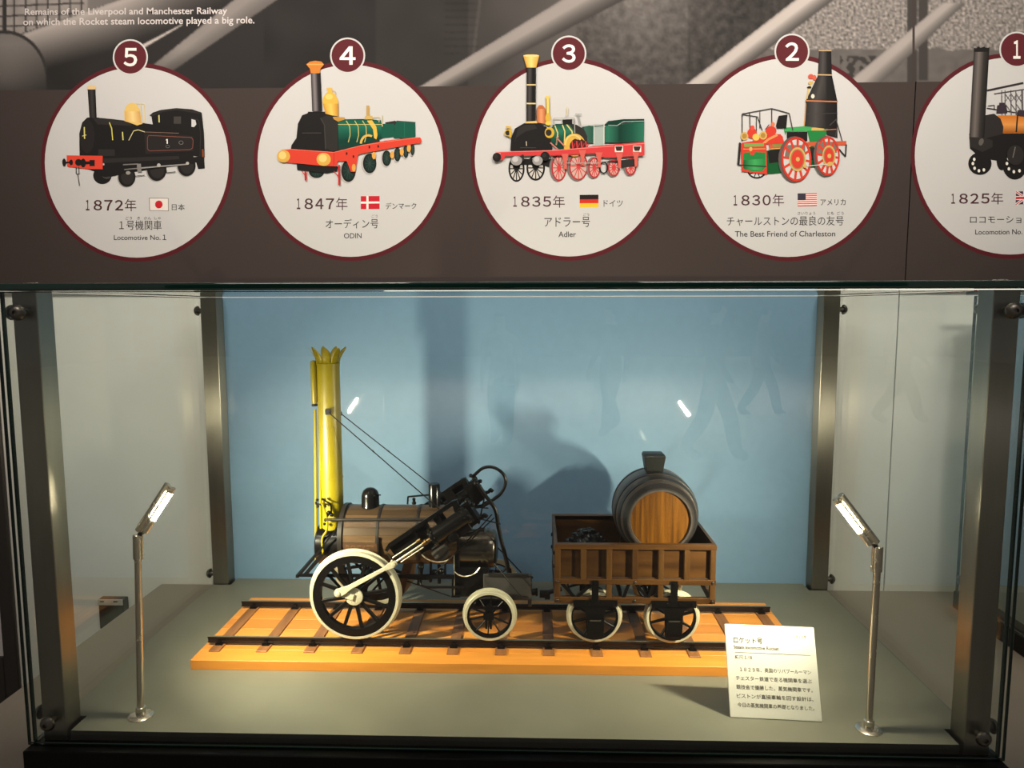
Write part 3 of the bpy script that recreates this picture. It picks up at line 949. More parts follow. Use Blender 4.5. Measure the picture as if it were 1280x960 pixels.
def art1(p):
    p.crop(1180, 40, 4.8)
    p.ell(BK, 215, 790, 70, 68).ell(BK, 345, 770, 30, 60).ell(BK, 425, 790, 76, 96).ell(BK, 590, 790, 76, 96)
    p.poly(BK, [(150, 610), (350, 600), (700, 600), (700, 760), (330, 775), (270, 765), (200, 740), (155, 700)])
    p.poly((214, 128, 50), [(320, 500), (400, 500), (700, 505), (700, 608), (350, 608)]).grad([(150, 82, 26), (226, 150, 76), (206, 118, 42)], (350, 606), (330, 505), (700, 508), (700, 606))
    p.poly(BK2, [(245, 500), (300, 490), (338, 520), (356, 570), (352, 612), (240, 640)])
    p.grad([(46, 43, 42), (112, 104, 98), (54, 50, 48), (26, 24, 23)], (180, 95), (272, 95), (240, 640), (150, 640))
    p.poly(WHITE, [(230, 90), (240, 99), (248, 92)]).poly(BK, [(180, 95), (190, 102), (205, 86), (218, 96), (240, 88), (255, 99), (272, 92), (270, 120), (180, 120)])
    p.poly(BK2, [(150, 630), (240, 635), (290, 650), (290, 690), (230, 720), (160, 690)]).ell((96, 90, 84), 222, 660, 14, 22, rot=20)
    p.line((56, 50, 52), 12, (258, 352), (475, 306)).line((56, 50, 52), 7, (256, 458), (480, 492), (700, 500)).line((64, 58, 60), 6, (300, 372), (480, 345))
    for x in (345, 365, 400, 430, 465, 470):
        p.line((92, 86, 88), 5, (x, 350), (x + 2, 500))
    for x in (365, 400, 430):
        p.line((110, 104, 106), 4, (x, 370), (x + 36, 420)).line((110, 104, 106), 4, (x + 36, 370), (x, 420)).line((110, 104, 106), 4, (x, 430), (x + 36, 480))
    p.poly((58, 48, 56), [(318, 440), (372, 440), (378, 488), (312, 490)]).poly((58, 48, 56), [(330, 425), (362, 425), (362, 442), (330, 442)]).poly((58, 48, 56), [(440, 470), (520, 470), (520, 510), (440, 505)])
    p.line((40, 36, 34), 8, (440, 490), (432, 600)).line((60, 54, 50), 5, (262, 445), (300, 440), (300, 470))
    for cx, cy, rr in ((215, 790, 44), (425, 790, 50)):
        for a in (60, 100, 140, 180, 215):
            k = math.radians(a)
            p.ell((232, 228, 218), cx + rr * math.cos(k), cy + rr * math.sin(k), 8, 10)
    p.ell(BK2, 425, 740, 50, 60).line((110, 106, 100), 6, (410, 755), (425, 690))


def flag_jp(f):
    f.poly((120, 112, 106), [(186.3, 247.3), (210.7, 247.6), (211, 264), (186.8, 263.4)])
    f.poly((232, 224, 214), [(187.1, 248), (210, 248.3), (210.3, 263.3), (187.6, 262.8)]).ell((198, 40, 48), 198.6, 255.6, 4.7, 4.9)


def flag_dk(f):
    f.poly((196, 38, 52), [(451, 245.3), (474.5, 245), (474.5, 261.2), (451, 261.5)]).poly((236, 228, 220), [(458, 245), (460.6, 245), (460.6, 261.5), (458, 261.5)]).poly((236, 228, 220), [(451, 252), (474.5, 251.8), (474.5, 254.4), (451, 254.6)])


def flag_de(f):
    f.poly((36, 30, 28), [(724.6, 243.6), (748, 243.4), (748, 249), (724.6, 249.2)]).poly((200, 50, 40), [(724.6, 249.2), (748, 249), (748, 254), (724.6, 254.2)]).poly((232, 190, 50), [(724.6, 254.2), (748, 254), (748, 259), (724.6, 259.2)])


def flag_us(f):
    for i in range(13):
        f.poly((206, 62, 66) if i % 2 == 0 else (236, 222, 216), [(997, 241.6 + i * 1.23 + .3), (1021, 241.4 + i * 1.23), (1021, 242.63 + i * 1.23), (997, 242.83 + i * 1.23 + .3)])
    f.poly((58, 54, 66), [(997, 241.8), (1007, 241.7), (1007, 250), (997, 250.1)])


def flag_uk(f):
    f.poly((70, 54, 72), [(1270, 239.5), (1293, 238.8), (1293, 255), (1269.5, 255.6)])
    f.line((236, 224, 220), 3.2, (1270, 239.5), (1293, 255)).line((236, 224, 220), 3.2, (1270, 255.6), (1293, 239)).line((206, 70, 70), 1.2, (1270, 239.5), (1293, 255)).line((206, 70, 70), 1.2, (1270, 255.6), (1293, 239))
    f.line((236, 224, 220), 5, (1269.8, 247.6), (1293, 247)).line((236, 224, 220), 5, (1281.5, 239), (1281.5, 255.4)).line((196, 40, 48), 2.8, (1269.8, 247.6), (1293, 247)).line((196, 40, 48), 2.8, (1281.5, 239), (1281.5, 255.4))


def T(year, ybox, land, lbox, title, tbox, ruby, rboxes, latin, nbox):
    t = [('year_text', [year], [ybox], 'ink_wine', 0.006), ('country_text', [land], [lbox], 'ink_dark', 0.004),
         ('title_text', [title], [tbox], 'ink_dark', 0.0), ('latin_text', [latin], [nbox], 'ink_dark', 0.006)]
    if ruby:
        t.append(('reading_text', ruby, rboxes, 'ink_dark', 0.0))
    return t


disc(PANEL_L, '5', 171, 203, 115, (163, 71.5),
     T('１８７２年', (106.5, 263.5, 170.5, 249.5, 0), '日本', (214.8, 263, 231, 255, 0), '１号機関車', (149, 287.5, 202, 275.5, 0),
       ['ごう', 'き', 'かん', 'しゃ'], [(157, 274.5, 165, 270.8, 0), (171.5, 274.5, 175, 270.8, 0), (180, 274.5, 189, 270.8, 0), (193, 274.5, 201, 270.8, 0)],
       'Locomotive No.１', (142.5, 300, 208, 293.5, 0)), flag_jp, art5, 0)
disc(PANEL_L, '4', 438, 201, 116, (434.5, 69.5),
     T('１８４７年', (370, 262, 434.5, 247.5, 0), 'デンマーク', (482, 261.5, 520.5, 253.5, -.3), 'オーディン号', (407, 285.8, 473, 273.8, -.5),
       ['ごう'], [(464.5, 272, 472, 268.3, 0)], 'ODIN', (430, 298, 452, 291.5, -.2)), flag_dk, art4, 0)
disc(PANEL_L, '3', 711, 199, 117.5, (711, 67),
     T('１８３５年', (640.5, 259, 706, 245, 0), 'ドイツ', (754.5, 258.5, 778.5, 250, 0), 'アドラー号', (680.5, 284, 737.5, 271.5, -.4),
       ['ごう'], [(729, 270.2, 736.5, 266.5, 0)], 'Adler', (698, 296.5, 720, 289.5, -.2)), flag_de, art3, 0)
disc(PANEL_L, '2', 985, 197, 120, (990, 64.5),
     T('１８３０年', (916, 257.5, 980, 243.5, -.3), 'アメリカ', (1025.5, 256.8, 1057, 249, -.3), 'チャールストンの最良の友号', (908.5, 282.5, 1054.5, 270.5, -.6),
       ['さいりょう', 'とも', 'ごう'], [(997, 268.6, 1019, 264.8, 0), (1034, 268.4, 1042.5, 264.6, 0), (1046, 268.4, 1054.5, 264.6, 0)],
       'The Best Friend of Charleston', (918.5, 296, 1044, 289, -.5)), flag_us, art2, 0)
disc(PANEL_R, '1', 1262.5, 195, 119, (1271, 62),
     T('１８２５年', (1188, 255.2, 1254, 241.5, -.3), 'イギリス', (1298, 254, 1330, 246, -.3), 'ロコモーション号', (1212.5, 279.3, 1301, 270, -.3),
       ['ごう'], [(1290, 267, 1300, 263.5, 0)], 'Locomotion No.１', (1219, 293.2, 1285, 286.5, -.5)), flag_uk, art1, 0)

# ------------------------------------------------------------------ glass display case
XO, PS, YB = 0.800, 0.041, 0.666          # outer face of the posts, post size, front face of the rear posts
GT0, GT1 = 0.751, 0.763                    # glass top


def pane(x0, x1, y0, y1, z0, z1, thin, bev=0.0012, seg=1):
    b = B().box(x0, x1, y0, y1, z0, z1)
    if bev:
        b.bevel(bev, seg)
    b.bm.normal_update()
    for f in b.bm.faces:
        n = f.normal
        f.material_index = 0 if abs(n[thin]) > 0.99 else 1
    return b


def screw(b, c, d, r=0.0125):
    """domed button head on a short standoff, c on the post face, d the outward axis"""
    c, d = Vector(c), Vector(d)
    b.lathe(c, d, [(0, 0.0065), (0.0155, 0.0065)], 16)
    b.lathe(c + d * 0.0155, d, [(0, r), (0.002, r), (0.0055, r * 0.86), (0.0085, r * 0.55), (0.0088, r * 0.3), (0.0060, r * 0.28), (0.0060, 0)], 24)
    return b


def make_case(label):
    t = thing('display_case', label, 'display case', (0, 0.35, CTR_Z))
    obj('plinth', B().box(-0.815, 0.815, -0.033, 0.717, CTR_Z, -0.0184).bevel(0.0015), M['plinth'], t)
    n = PS + 0.0045
    x, y0, y1 = 0.797, 0.0, 0.7065
    out = [(-x + n, y0), (x - n, y0), (x - n, n), (x, n), (x, YB - 0.004), (x - n, YB - 0.004), (x - n, y1), (-x + n, y1), (-x + n, YB - 0.004), (-x, YB - 0.004), (-x, n), (-x + n, n)]
    b = B()
    lo = [b.v((p, q, -0.0168)) for p, q in out]
    hi = [b.v((p, q, 0)) for p, q in out]
    b.face(hi)
    b.mi = 1
    b.face(lo[::-1])
    for i in range(len(out)):
        j = (i + 1) % len(out)
        b.face([lo[i], lo[j], hi[j], hi[i]])
    obj('base_board', b, [M['plate'], M['edge_dark']], t)
    obj('backdrop', B().box(-0.792, 0.792, 0.709, 0.715, -0.018, GT0 - 0.001), M['blue'], t)
    for sx in (-1, 1):
        for yf, front in ((0.0, True), (YB, False)):
            xa, xb = sorted((sx * XO, sx * (XO - PS)))
            p = obj('corner_post', B().box(xa, xb, yf, yf + PS, -0.0184, GT0 - 0.0005).bevel(0.0012), M['post_steel'], t)
            for z in (0.7165, 0.0215):
                if front:
                    s = B()
                    screw(s, (sx * (XO - PS / 2), 0, z), (0, -1, 0))
                    obj('bolt', s, M['bolt'], p)
                s = B()
                screw(s, (sx * XO, yf + PS / 2, z), (sx, 0, 0))
                obj('bolt', s, M['bolt'], p)
            s = B()
            s.lathe((sx * (XO - PS / 2), yf + PS / 2, GT1), (0, 0, 1), [(0, 0.011), (0.0015, 0.011), (0.0025, 0.009), (0.0025, 0)], 24)
            s.lathe((sx * (XO - PS / 2), yf + PS / 2, GT0), (0, 0, 1), [(0, 0.007), (GT1 - GT0, 0.007)], 16)
            obj('bolt', s, M['chrome'], p)
    obj('front_glass', pane(-0.818, 0.818, -0.0155, -0.0075, -0.0184, GT0 - 0.001, 1), [M['glass'], M['gedge']], t, smooth=False)
    for sx in (-1, 1):
        xa, xb = sorted((sx * 0.8075, sx * 0.8155))
        obj('side_glass', pane(xa, xb, -0.006, 0.7085, -0.0184, GT0 - 0.001, 0), [M['glass'], M['gedge']], t, smooth=False)
    obj('top_glass', pane(-0.830, 0.830, -0.022, 0.720, GT0, GT1, 2, 0.0032, 5), [M['glass'], M['gedge']], t, ang=50)
    return t


case = make_case('glass display case with steel corner posts holding the engine model on blue backdrop')
case2 = copy_tree(case)
case2.location.x += 1.962
case2['label'] = 'neighbouring glass case cut off at the right edge, showing only a strip of blue backdrop'

# small bracket on the wall beyond the counter's left end
t = thing('wall_bracket', 'small dark wall bracket with a pale slotted strip, seen through the left side glass', 'bracket', (-1.160, WALL_Y, -0.17))
b = B().hexa([(-1.197, 0.800, -0.19), (-1.122, 0.800, -0.19), (-1.122, WALL_Y, -0.19), (-1.197, WALL_Y, -0.19), (-1.197, 0.800, -0.1015), (-1.122, 0.800, -0.1015), (-1.122, WALL_Y, -0.101), (-1.197, WALL_Y, -0.101)])
obj('housing', b.bevel(0.0015), M['plinth'], t)
b = B().box(-1.198, -1.125, 0.797, 0.8006, -0.1185, -0.1010).bevel(0.001)
obj('strip', b, M['bracket_top'], t)
for x in (-1.184, -1.145):
    obj('slot', B().box(x - 0.006, x + 0.006, 0.7962, 0.798, -0.1085, -0.1052), M['plinth'], t)

# ------------------------------------------------------------------ display lamps
def make_lamp(base, top, P0, P1, inward, label):
    base, top, P0, P1 = Vector(base), Vector(top), Vector(P0), Vector(P1)
    t = thing('display_lamp', label, 'lamp', base, 'small steel lamps inside the case')
    b = B().lathe(base, (0, 0, 1), [(0, 0.0215), (0.0015, 0.0215), (0.0035, 0.018), (0.0045, 0.009), (0.0045, 0.0)], 36)
    obj('base', b, M['lamp_steel'], t)
    d = (top - base).normalized()
    obj('collar', B().lathe(base + d * 0.003, d, [(0, 0.0082), (0.014, 0.0082), (0.015, 0.0068)], 24), M['chrome'], t)
    obj('pole', B().cyl(base + d * 0.004, top - d * 0.03, 0.0058, n=24), M['lamp_steel'], t)
    s = B().lathe(top - d * 0.044, d, [(0, 0.0066), (0.001, 0.0078), (0.043, 0.0078), (0.044, 0.007)], 24)
    side = Vector((inward, 0, 0))
    s.lathe(top - d * 0.044 + side * 0.0065, d, [(0, 0.0036), (0.046, 0.0036)], 14)
    s.ball(top - d * 0.035 + side * 0.0095, 0.002)
    sl = obj('sleeve', s, M['lamp_steel'], t)
    obj('hinge', B().cyl(top + Vector((side.x * 0.006, -0.004, 0.0015)), top + Vector((side.x * 0.006, 0.004, 0.0015)), 0.004, n=14), M['dkiron'], t)
    h = (P1 - P0).normalized()
    nrm = Vector((0, 1, 0)).cross(h)
    if nrm.z > 0: nrm = -nrm
    L = (P1 - P0).length
    hd = B().lathe(P0, h, [(0, 0.0045), (0.001, 0.0058), (L - 0.001, 0.0058), (L, 0.0048)], 24)
    hd = obj('lamp_head', hd, M['lamp_steel'], t)
    c0 = P0 + nrm * 0.0105
    b = B().lathe(c0 + h * 0.004, h, [(0, 0.0045), (0.001, 0.0056), (0.027, 0.0056), (0.028, 0.005)], 24)
    b.lathe(c0 + h * (L - 0.011), h, [(0, 0.005), (0.001, 0.0056), (0.004, 0.0056), (0.0045, 0.004), (0.006, 0.004), (0.0065, 0.0055), (0.010, 0.0052)], 24)
    b.beam(P0 + nrm * 0.006 + h * 0.006, P0 + nrm * 0.006 + h * (L - 0.004), 0.006, 0.006)
    obj('holder', b, M['lamp_steel'], hd)
    b = B().cyl(c0 + nrm * 0.0012 + h * 0.0315, c0 + nrm * 0.0012 + h * (L - 0.0105), 0.0040, n=16)
    obj('light_tube', b, M['led'], hd)
    # the lens of the LED throws most of the light inwards over the model
    l = bpy.data.lights.new('led_lens', 'AREA')
    l.shape, l.size, l.size_y = 'RECTANGLE', 0.055, 0.007
    l.energy, l.color, l.spread = 4.0 if inward > 0 else 2.7, LED_COLOR, math.radians(125)
    o = bpy.data.objects.new('led_lens', l)
    C.objects.link(o)
    o.parent = hd
    mid = P0 + h * (L * 0.62)
    aim = (Vector((-0.05 * inward, 0.68, 0.0 if inward > 0 else 0.06)) - mid).normalized()
    z = -aim
    x = (h - z * h.dot(z)).normalized()
    y = z.cross(x)
    pos = c0 + h * (L * 0.58) + aim * 0.0085 - WORG[hd]
    o.matrix_local = Matrix(((x.x, y.x, z.x, pos.x), (x.y, y.y, z.y, pos.y), (x.z, y.z, z.z, pos.z), (0, 0, 0, 1)))
    return t


make_lamp((-0.655, 0.0475, 0), (-0.6417, 0.047, 0.333), (-0.6405, 0.047, 0.3395), (-0.5835, 0.047, 0.4225), 1, 'lit steel stem lamp leaning right, at the left end of the track')
make_lamp((0.6215, 0.0405, 0), (0.6215, 0.040, 0.3245), (0.6190, 0.040, 0.3305), (0.5548, 0.040, 0.4125), -1, 'lit steel stem lamp leaning left, beside the cream text card')

# ------------------------------------------------------------------ text card
BL, BR, TL = Vector((0.3937, 0.0706, 0.0008)), Vector((0.5505, 0.0599, 0.0008)), Vector((0.3930, 0.1240, 0.1486))
eu, ev = BR - BL, TL - BL
en = eu.cross(ev).normalized()              # faces the viewer
if en.y > 0: en = -en
card = thing('text_card', 'cream caption card with grey Japanese writing leaning in front of the track', 'card', (BL + BR) / 2)
q = [BL, BR, BR + ev, TL]
bk = [p - en * 0.004 for p in q]
obj('panel', B().hexa([q[0], q[1], bk[1], bk[0], q[3], q[2], bk[2], bk[3]]).bevel(0.0008), M['card'], card)
for u in (0.22, 0.78):
    p = BL + eu * u + ev * 0.6 - en * 0.004
    foot = Vector((p.x + 0.006, p.y + 0.045, 0.001))
    obj('easel_leg', B().beam(p, foot, 0.003, 0.012), M['card'], card)


def card_text(b, body, u0, u1, v0, v1, bold=0.004):
    put_text(b, body, lambda u, v: BL + eu * (u0 + (u1 - u0) * u) + ev * (1 - v1 + (v1 - v0) * v) + en * 0.0003, bold)


b = B()
card_text(b, 'ロケット号', 0.09, 0.415, 0.137, 0.205, 0.012)
obj('title_text', b, M['text_grey'], card, smooth=False)
b = B()
card_text(b, '１８２９年', 0.765, 0.905, 0.087, 0.125, 0.012)
obj('year_text', b, M['text_grey'], card, smooth=False)
b = B()
card_text(b, 'Steam locomotive Rocket', 0.088, 0.59, 0.226, 0.266, 0.010)
obj('latin_text', b, M['text_grey'], card, smooth=False)
b = B()
card_text(b, '縮尺１/８', 0.093, 0.285, 0.332, 0.376, 0.006)
obj('scale_text', b, M['text_grey'], card, smooth=False)
b = B()
for i, (tx, ua) in enumerate((('１８２９年、英国のリバプールーマン', 0.14), ('チェスター鉄道で走る機関車を選ぶ', 0.088), ('競技会で優勝した、蒸気機関車です。', 0.088), ('ピストンが直接車輪を回す設計は、', 0.086), ('今日の蒸気機関車の基礎となりました。', 0.088))):
    card_text(b, tx, ua, 0.925, 0.462 + 0.0945 * i, 0.510 + 0.0945 * i)
obj('body_text', b, M['text_grey'], card, smooth=False)
b = B()
for vs in (((0.095, 0.302), (0.935, 0.302), (0.935, 0.306), (0.095, 0.306)),):
    b.face([b.v(BL + eu * u + ev * (1 - v) + en * 0.0003) for u, v in vs])
obj('rule', b, M['text_grey'], card, smooth=False)

# ------------------------------------------------------------------ model track
RT = 0.0392                                 # top of the rails
YN, YF, YC = 0.281, 0.466, 0.3735
track = thing('model_track', 'orange wooden track base with dark rails running under the engine and wagon', 'model railway track', (-0.02, YC, 0))
b = B().usecol()
ys = [0.2146, 0.262, 0.312, 0.36, 0.41, 0.462, 0.531]
tones = [(212, 138, 55), (206, 132, 52), (214, 142, 62), (204, 130, 54), (212, 140, 60), (210, 138, 58)]
for i in range(6):
    b.col = lin(tones[i])
    b.box(-0.6445, 0.597, ys[i] + (0.0002 if i else 0), ys[i + 1] - 0.0002, 0.0, 0.0200)
obj('track_bed', b.bevel(0.0006), M['bed'], track)
first = None
for i in range(13):
    x = -0.612 + 0.0983 * i
    s = B().box(x - 0.0115, x + 0.0115, 0.250, 0.497, 0.0195, 0.0232).bevel(0.0006)
    obj('sleeper', s, M['sleeper'], track)


def rail_section(b, y, x0, x1):
    pr = [(-0.003, RT), (0.003, RT), (0.0034, RT - 0.001), (0.0034, RT - 0.0035), (0.0012, RT - 0.0048), (0.0012, RT - 0.0098), (0.003, RT - 0.011), (0.003, RT - 0.013), (-0.003, RT - 0.013), (-0.003, RT - 0.011), (-0.0012, RT - 0.0098), (-0.0012, RT - 0.0048), (-0.0034, RT - 0.0035), (-0.0034, RT - 0.001)]
    a = [b.v((x0, y + p, z)) for p, z in pr]
    c = [b.v((x1, y + p, z)) for p, z in pr]
    b.face(a)
    b.face(c[::-1])
    for i in range(len(pr)):
        j = (i + 1) % len(pr)
        b.mi = 1 if i == 0 else 0
        b.face([a[i], c[i], c[j], a[j]])
    b.mi = 0


for y, x0, x1 in ((YN, -0.637, 0.588), (YF, -0.6405, 0.588)):
    b = B()
    rail_section(b, y, x0, x1)
    obj('rail', b, [M['rail'], M['rail_top']], track)
    for i in range(13):
        x = -0.612 + 0.0983 * i
        c = B()
        c.box(x - 0.0075, x + 0.0075, y - 0.0085, y + 0.0085, 0.0228, 0.0262)
        for sy in (-1, 1):
            c.prism([(x - 0.005, 0.0262), (x + 0.005, 0.0262), (x + 0.0035, 0.0335), (x - 0.0035, 0.0335)], y + sy * 0.0037, y + sy * 0.0062)
            for dx in (-0.0052, 0.0052):
                c.lathe((x + dx, y + sy * 0.0072, 0.0262), (0, 0, 1), [(0, 0.0013), (0.0012, 0.0013), (0.0016, 0)], 8)
        obj('rail_chair', c, M['black'], track)

# ------------------------------------------------------------------ steam locomotive
loco = thing('model_steam_locomotive', 'black and brown model steam locomotive with a tall yellow chimney and white rimmed wheels', 'model locomotive', (-0.22, YC, RT))


def mir(fn):
    """the same shape on the near and the far side of the engine; fn gets a function turning near Y into that side's Y"""
    fn(lambda y: y)
    fn(lambda y: 2 * YC - y)


def make_wheel(name, parent, cx, cz, r, yo, yi, tyre, rim, hub_r, ns, spoke_w, disc_hub=False, spoke_col='black', far=False):
    """spoked wheel on the outer face yo, inner face yi; flange inside"""
    dy = 1 if yi > yo else -1
    b = B().lathe((cx, yo, cz), (0, dy, 0), [(0.0, r - tyre), (0.0, r - 0.0012), (0.0012, r), (abs(yi - yo) - 0.003, r), (abs(yi - yo) - 0.0022, r + 0.004), (abs(yi - yo), r + 0.004), (abs(yi - yo), r - tyre)], 72, caps=False)
    # close the inside of the tyre
    wh = obj(name, b, M['cream'], parent, ang=25)
    b = B().lathe((cx, yo + dy * 0.002, cz), (0, dy, 0), [(0, r - tyre - rim), (0, r - tyre + 0.0004), (abs(yi - yo) - 0.003, r - tyre + 0.0004), (abs(yi - yo) - 0.003, r - tyre - rim), (0, r - tyre - rim)], 72, caps=False)
    obj('felloe', b, M['black'], wh, ang=25)
    ym = yo + dy * 0.006
    for i in range(ns):
        a = 2 * math.pi * (i + 0.35) / ns
        s = B()
        u = Vector((math.cos(a), 0, math.sin(a)))
        n = Vector((-math.sin(a), 0, math.cos(a)))
        p0, p1 = Vector((cx, ym, cz)) + u * hub_r * 0.7, Vector((cx, ym, cz)) + u * (r - tyre - rim * 0.6)
        w0, w1 = spoke_w * 0.65, spoke_w * 0.5
        e = Vector((0, 0.003, 0))
        s.hexa([p0 - n * w0 - e, p0 + n * w0 - e, p0 + n * w0 + e, p0 - n * w0 + e, p1 - n * w1 - e, p1 + n * w1 - e, p1 + n * w1 + e, p1 - n * w1 + e])
        obj('spoke', s.bevel(0.0008), M[spoke_col], wh)
    b = B().lathe((cx, yo - dy * 0.002, cz), (0, dy, 0), [(0, 0), (0, hub_r * 0.8), (0.0015, hub_r), (0.012, hub_r), (0.014, hub_r * 0.8), (0.014, 0)], 32)
    obj('hub', b, M['cream' if disc_hub else 'black'], wh)
    return wh


DWX, DWZ, DWR = -0.3243, RT + 0.0928, 0.0928
RWX, RWZ, RWR = -0.0455, RT + 0.0525, 0.0525


def drive(Y):
    wh = make_wheel('driving_wheel', loco, DWX, DWZ, DWR, Y(0.273), Y(0.288), 0.0065, 0.0155, 0.0165, 12, 0.0062)
    dy = 1 if Y(0.3) < YC else -1
    cp = at(422.5, 741.5, 0.265)
    px, pz = cp.x, cp.z
    b = B().lathe((DWX, Y(0.2695), DWZ), (0, dy, 0), [(0, 0), (0, 0.0175), (0.001, 0.0185), (0.004, 0.0185)], 32)
    for k in range(6):
        a = 2 * math.pi * k / 6
        b.lathe((DWX + 0.012 * math.cos(a), Y(0.2698), DWZ + 0.012 * math.sin(a)), (0, -dy, 0), [(0, 0.0012), (0.0012, 0.0012), (0.0014, 0)], 8)
    b.beam((DWX, Y(0.268), DWZ), (px, Y(0.268), pz), 0.005, 0.013)
    b.lathe((px, Y(0.2705), pz), (0, -dy, 0), [(0, 0.0085), (0.006, 0.0085)], 20)
    obj('crank_disc', b.bevel(0.0004), M['cream'], wh)


mir(drive)
mir(lambda Y: make_wheel('carrying_wheel', loco, RWX, RWZ, RWR, Y(0.273), Y(0.287), 0.0062, 0.0042, 0.009, 10, 0.0022))
obj('driving_axle', B().cyl((DWX, 0.285, DWZ), (DWX, 2 * YC - 0.285, DWZ), 0.008), M['black'], loco)
obj('rear_axle', B().cyl((RWX, 0.283, RWZ), (RWX, 2 * YC - 0.283, RWZ), 0.006), M['black'], loco)

# boiler with wooden staves
BX0, BX1, BZ, BR_ = -0.362, -0.116, 0.2335, 0.0632
b = B().usecol()
ns = 26
segs = [BX0, -0.2835, -0.2005, BX1]
for i in range(ns):
    a0, a1 = 2 * math.pi * i / ns, 2 * math.pi * (i + 1) / ns
    for k in range(3):
        f = random.uniform(0.8, 1.12)
        b.col = lin((min(255, 74 * f), min(255, 56 * f), min(255, 37 * f)))
        pts = []
        for x in (segs[k], segs[k + 1]):
            for a in (a0 + 0.006, a1 - 0.006):
                pts.append(b.v((x, YC + BR_ * math.cos(a), BZ + BR_ * math.sin(a))))
        b.face([pts[0], pts[2], pts[3], pts[1]])
boiler = obj('boiler', b, M['wood'], loco, smooth=False)
obj('boiler_core', B().cyl((BX0 + 0.001, YC, BZ), (BX1, YC, BZ), BR_ - 0.0006, n=52), M['dkiron'], boiler)
for x in segs[:1] + segs[1:3]:
    wd = 0.003 if x != BX0 else 0.005
    rr = BR_ + (0.0011 if x != BX0 else 0.0034)
    obj('boiler_band', B().lathe((x - wd, YC, BZ), (1, 0, 0), [(0, rr - 0.003), (0, rr), (wd * 1.8, rr), (wd * 1.8, rr - 0.003)], 52, caps=False), M['dkiron'], boiler)
# name board painted on the side
pa, pb = math.radians(214), math.radians(190)


def bside(x, a, d):
    return Vector((x, YC + (BR_ + d) * math.cos(a), BZ + (BR_ + d) * math.sin(a)))


nx0, nx1 = at(429, 672, 0.312).x, at(471.5, 672, 0.312).x
b = B()
k = 6
za = [math.radians(181 + (203 - 181) * i / k) for i in range(k + 1)]
rows = [(b.v(bside(nx0, a, 0.0014)), b.v(bside(nx1, a, 0.0014))) for a in za]
for i in range(k):
    b.face([rows[i][0], rows[i][1], rows[i + 1][1], rows[i + 1][0]])
M['name_dark'] = mat('name_board', (56, 36, 20), 0.5, scale=30, stretch=(0.3, 3, 3), rgb2=(70, 46, 26))
M['name_ink'] = mat('name_lettering', (92, 66, 40), 0.5)
nb = obj('name_board', b, M['name_dark'], boiler)
b = B()
put_text(b, 'ROCKET', lambda u, v: bside(nx0 + 0.006 + (nx1 - nx0 - 0.012) * u, math.radians(200 - 16 * v), 0.0017), 0.01)
obj('name_lettering', b, M['name_ink'], boiler, smooth=False)

# smokebox and chimney
CX, CR = -0.3935, 0.0243
b = B().lathe((-0.4235, YC, 0.212), (1, 0, 0), [(0, 0), (0, 0.040), (0.003, 0.044), (0.062, 0.044), (0.064, 0.042)], 40)
b.lathe((-0.3645, YC, BZ), (1, 0, 0), [(0, 0), (0, BR_ - 0.003), (0.004, BR_ - 0.003)], 40)
obj('smokebox', b, M['gloss'], loco)
b = B().lathe((CX, YC, 0.238), (0, 0, 1), [(0, CR + 0.0025), (0.03, CR + 0.0012), (0.05, CR), (0.1195, CR), (0.1195, CR + 0.0009), (0.1215, CR + 0.0009), (0.1215, CR - 0.0002), (0.2325, CR - 0.0002), (0.2325, CR + 0.0006), (0.2345, CR + 0.0006), (0.2345, CR - 0.0004), (0.365, CR - 0.0004), (0.365, CR + 0.0009), (0.368, CR + 0.0009), (0.368, CR - 0.001), (0.372, CR - 0.001), (0.372, CR - 0.0025), (0.2, CR - 0.0025)], 44)
chim = obj('chimney', b, M['yellow'], loco)
b = B()
npet = 9
for i in range(npet):
    a = 2 * math.pi * (i + 0.25) / npet - math.pi / 2
    hw = math.pi / npet
    rows = []
    for t, wv in ((0, 1.0), (0.28, 1.0), (0.31, 0.97), (0.45, 0.86), (0.6, 0.76), (0.76, 0.58), (0.91, 0.28), (1.0, 0.03)):
        rad = CR - 0.0006 + 0.0172 * t ** 1.6
        z = 0.607 + 0.0335 * t
        rows.append([b.v((CX + rad * math.cos(a + hw * wv * s), YC + rad * math.sin(a + hw * wv * s), z + 0.0012 * t * abs(s) * 0)) for s in (-1, -0.5, 0, 0.5, 1)])
    for q in range(len(rows) - 1):
        for j in range(4):
            b.face([rows[q][j], rows[q][j + 1], rows[q + 1][j + 1], rows[q + 1][j]])
o = obj('chimney_crown', b, M['yellow'], chim, ang=60)
sm = o.modifiers.new('thickness', 'SOLIDIFY')
sm.thickness = 0.0007
# riveted side duct and the two exhaust pipes
DX, DYY = -0.4232, YC - 0.006
b = B().lathe((DX, DYY, 0.5195), (0, 0, 1), [(0, 0.0045), (0.006, 0.0066), (0.088, 0.0066), (0.0925, 0.0045), (0.0935, 0)], 20)
duct = obj('side_duct', b, M['yellow'], chim)
b = B()
for i in range(17):
    b.ball((DX + 0.0028, DYY - 0.0058, 0.530 + 0.0045 * i), 0.0009, 6)
obj('rivets', b, M['brass'], duct)
obj('collar', B().lathe((DX, DYY, 0.5145), (0, 0, 1), [(0, 0.0055), (0.001, 0.0066), (0.004, 0.0066), (0.005, 0.0045)], 16), M['black'], duct)
b = B()
p0, p1 = at(393.8, 512, 0.362), at(395.5, 704, 0.350)
b.tube([p0, p1], 0.0032, 10, 1)
p0, p1 = at(399.5, 512, 0.366), at(401.5, 690, 0.352)
b.tube([p0, p1], 0.0027, 10, 1)
obj('exhaust_pipes', b, M['yellow'], chim)
b = B()
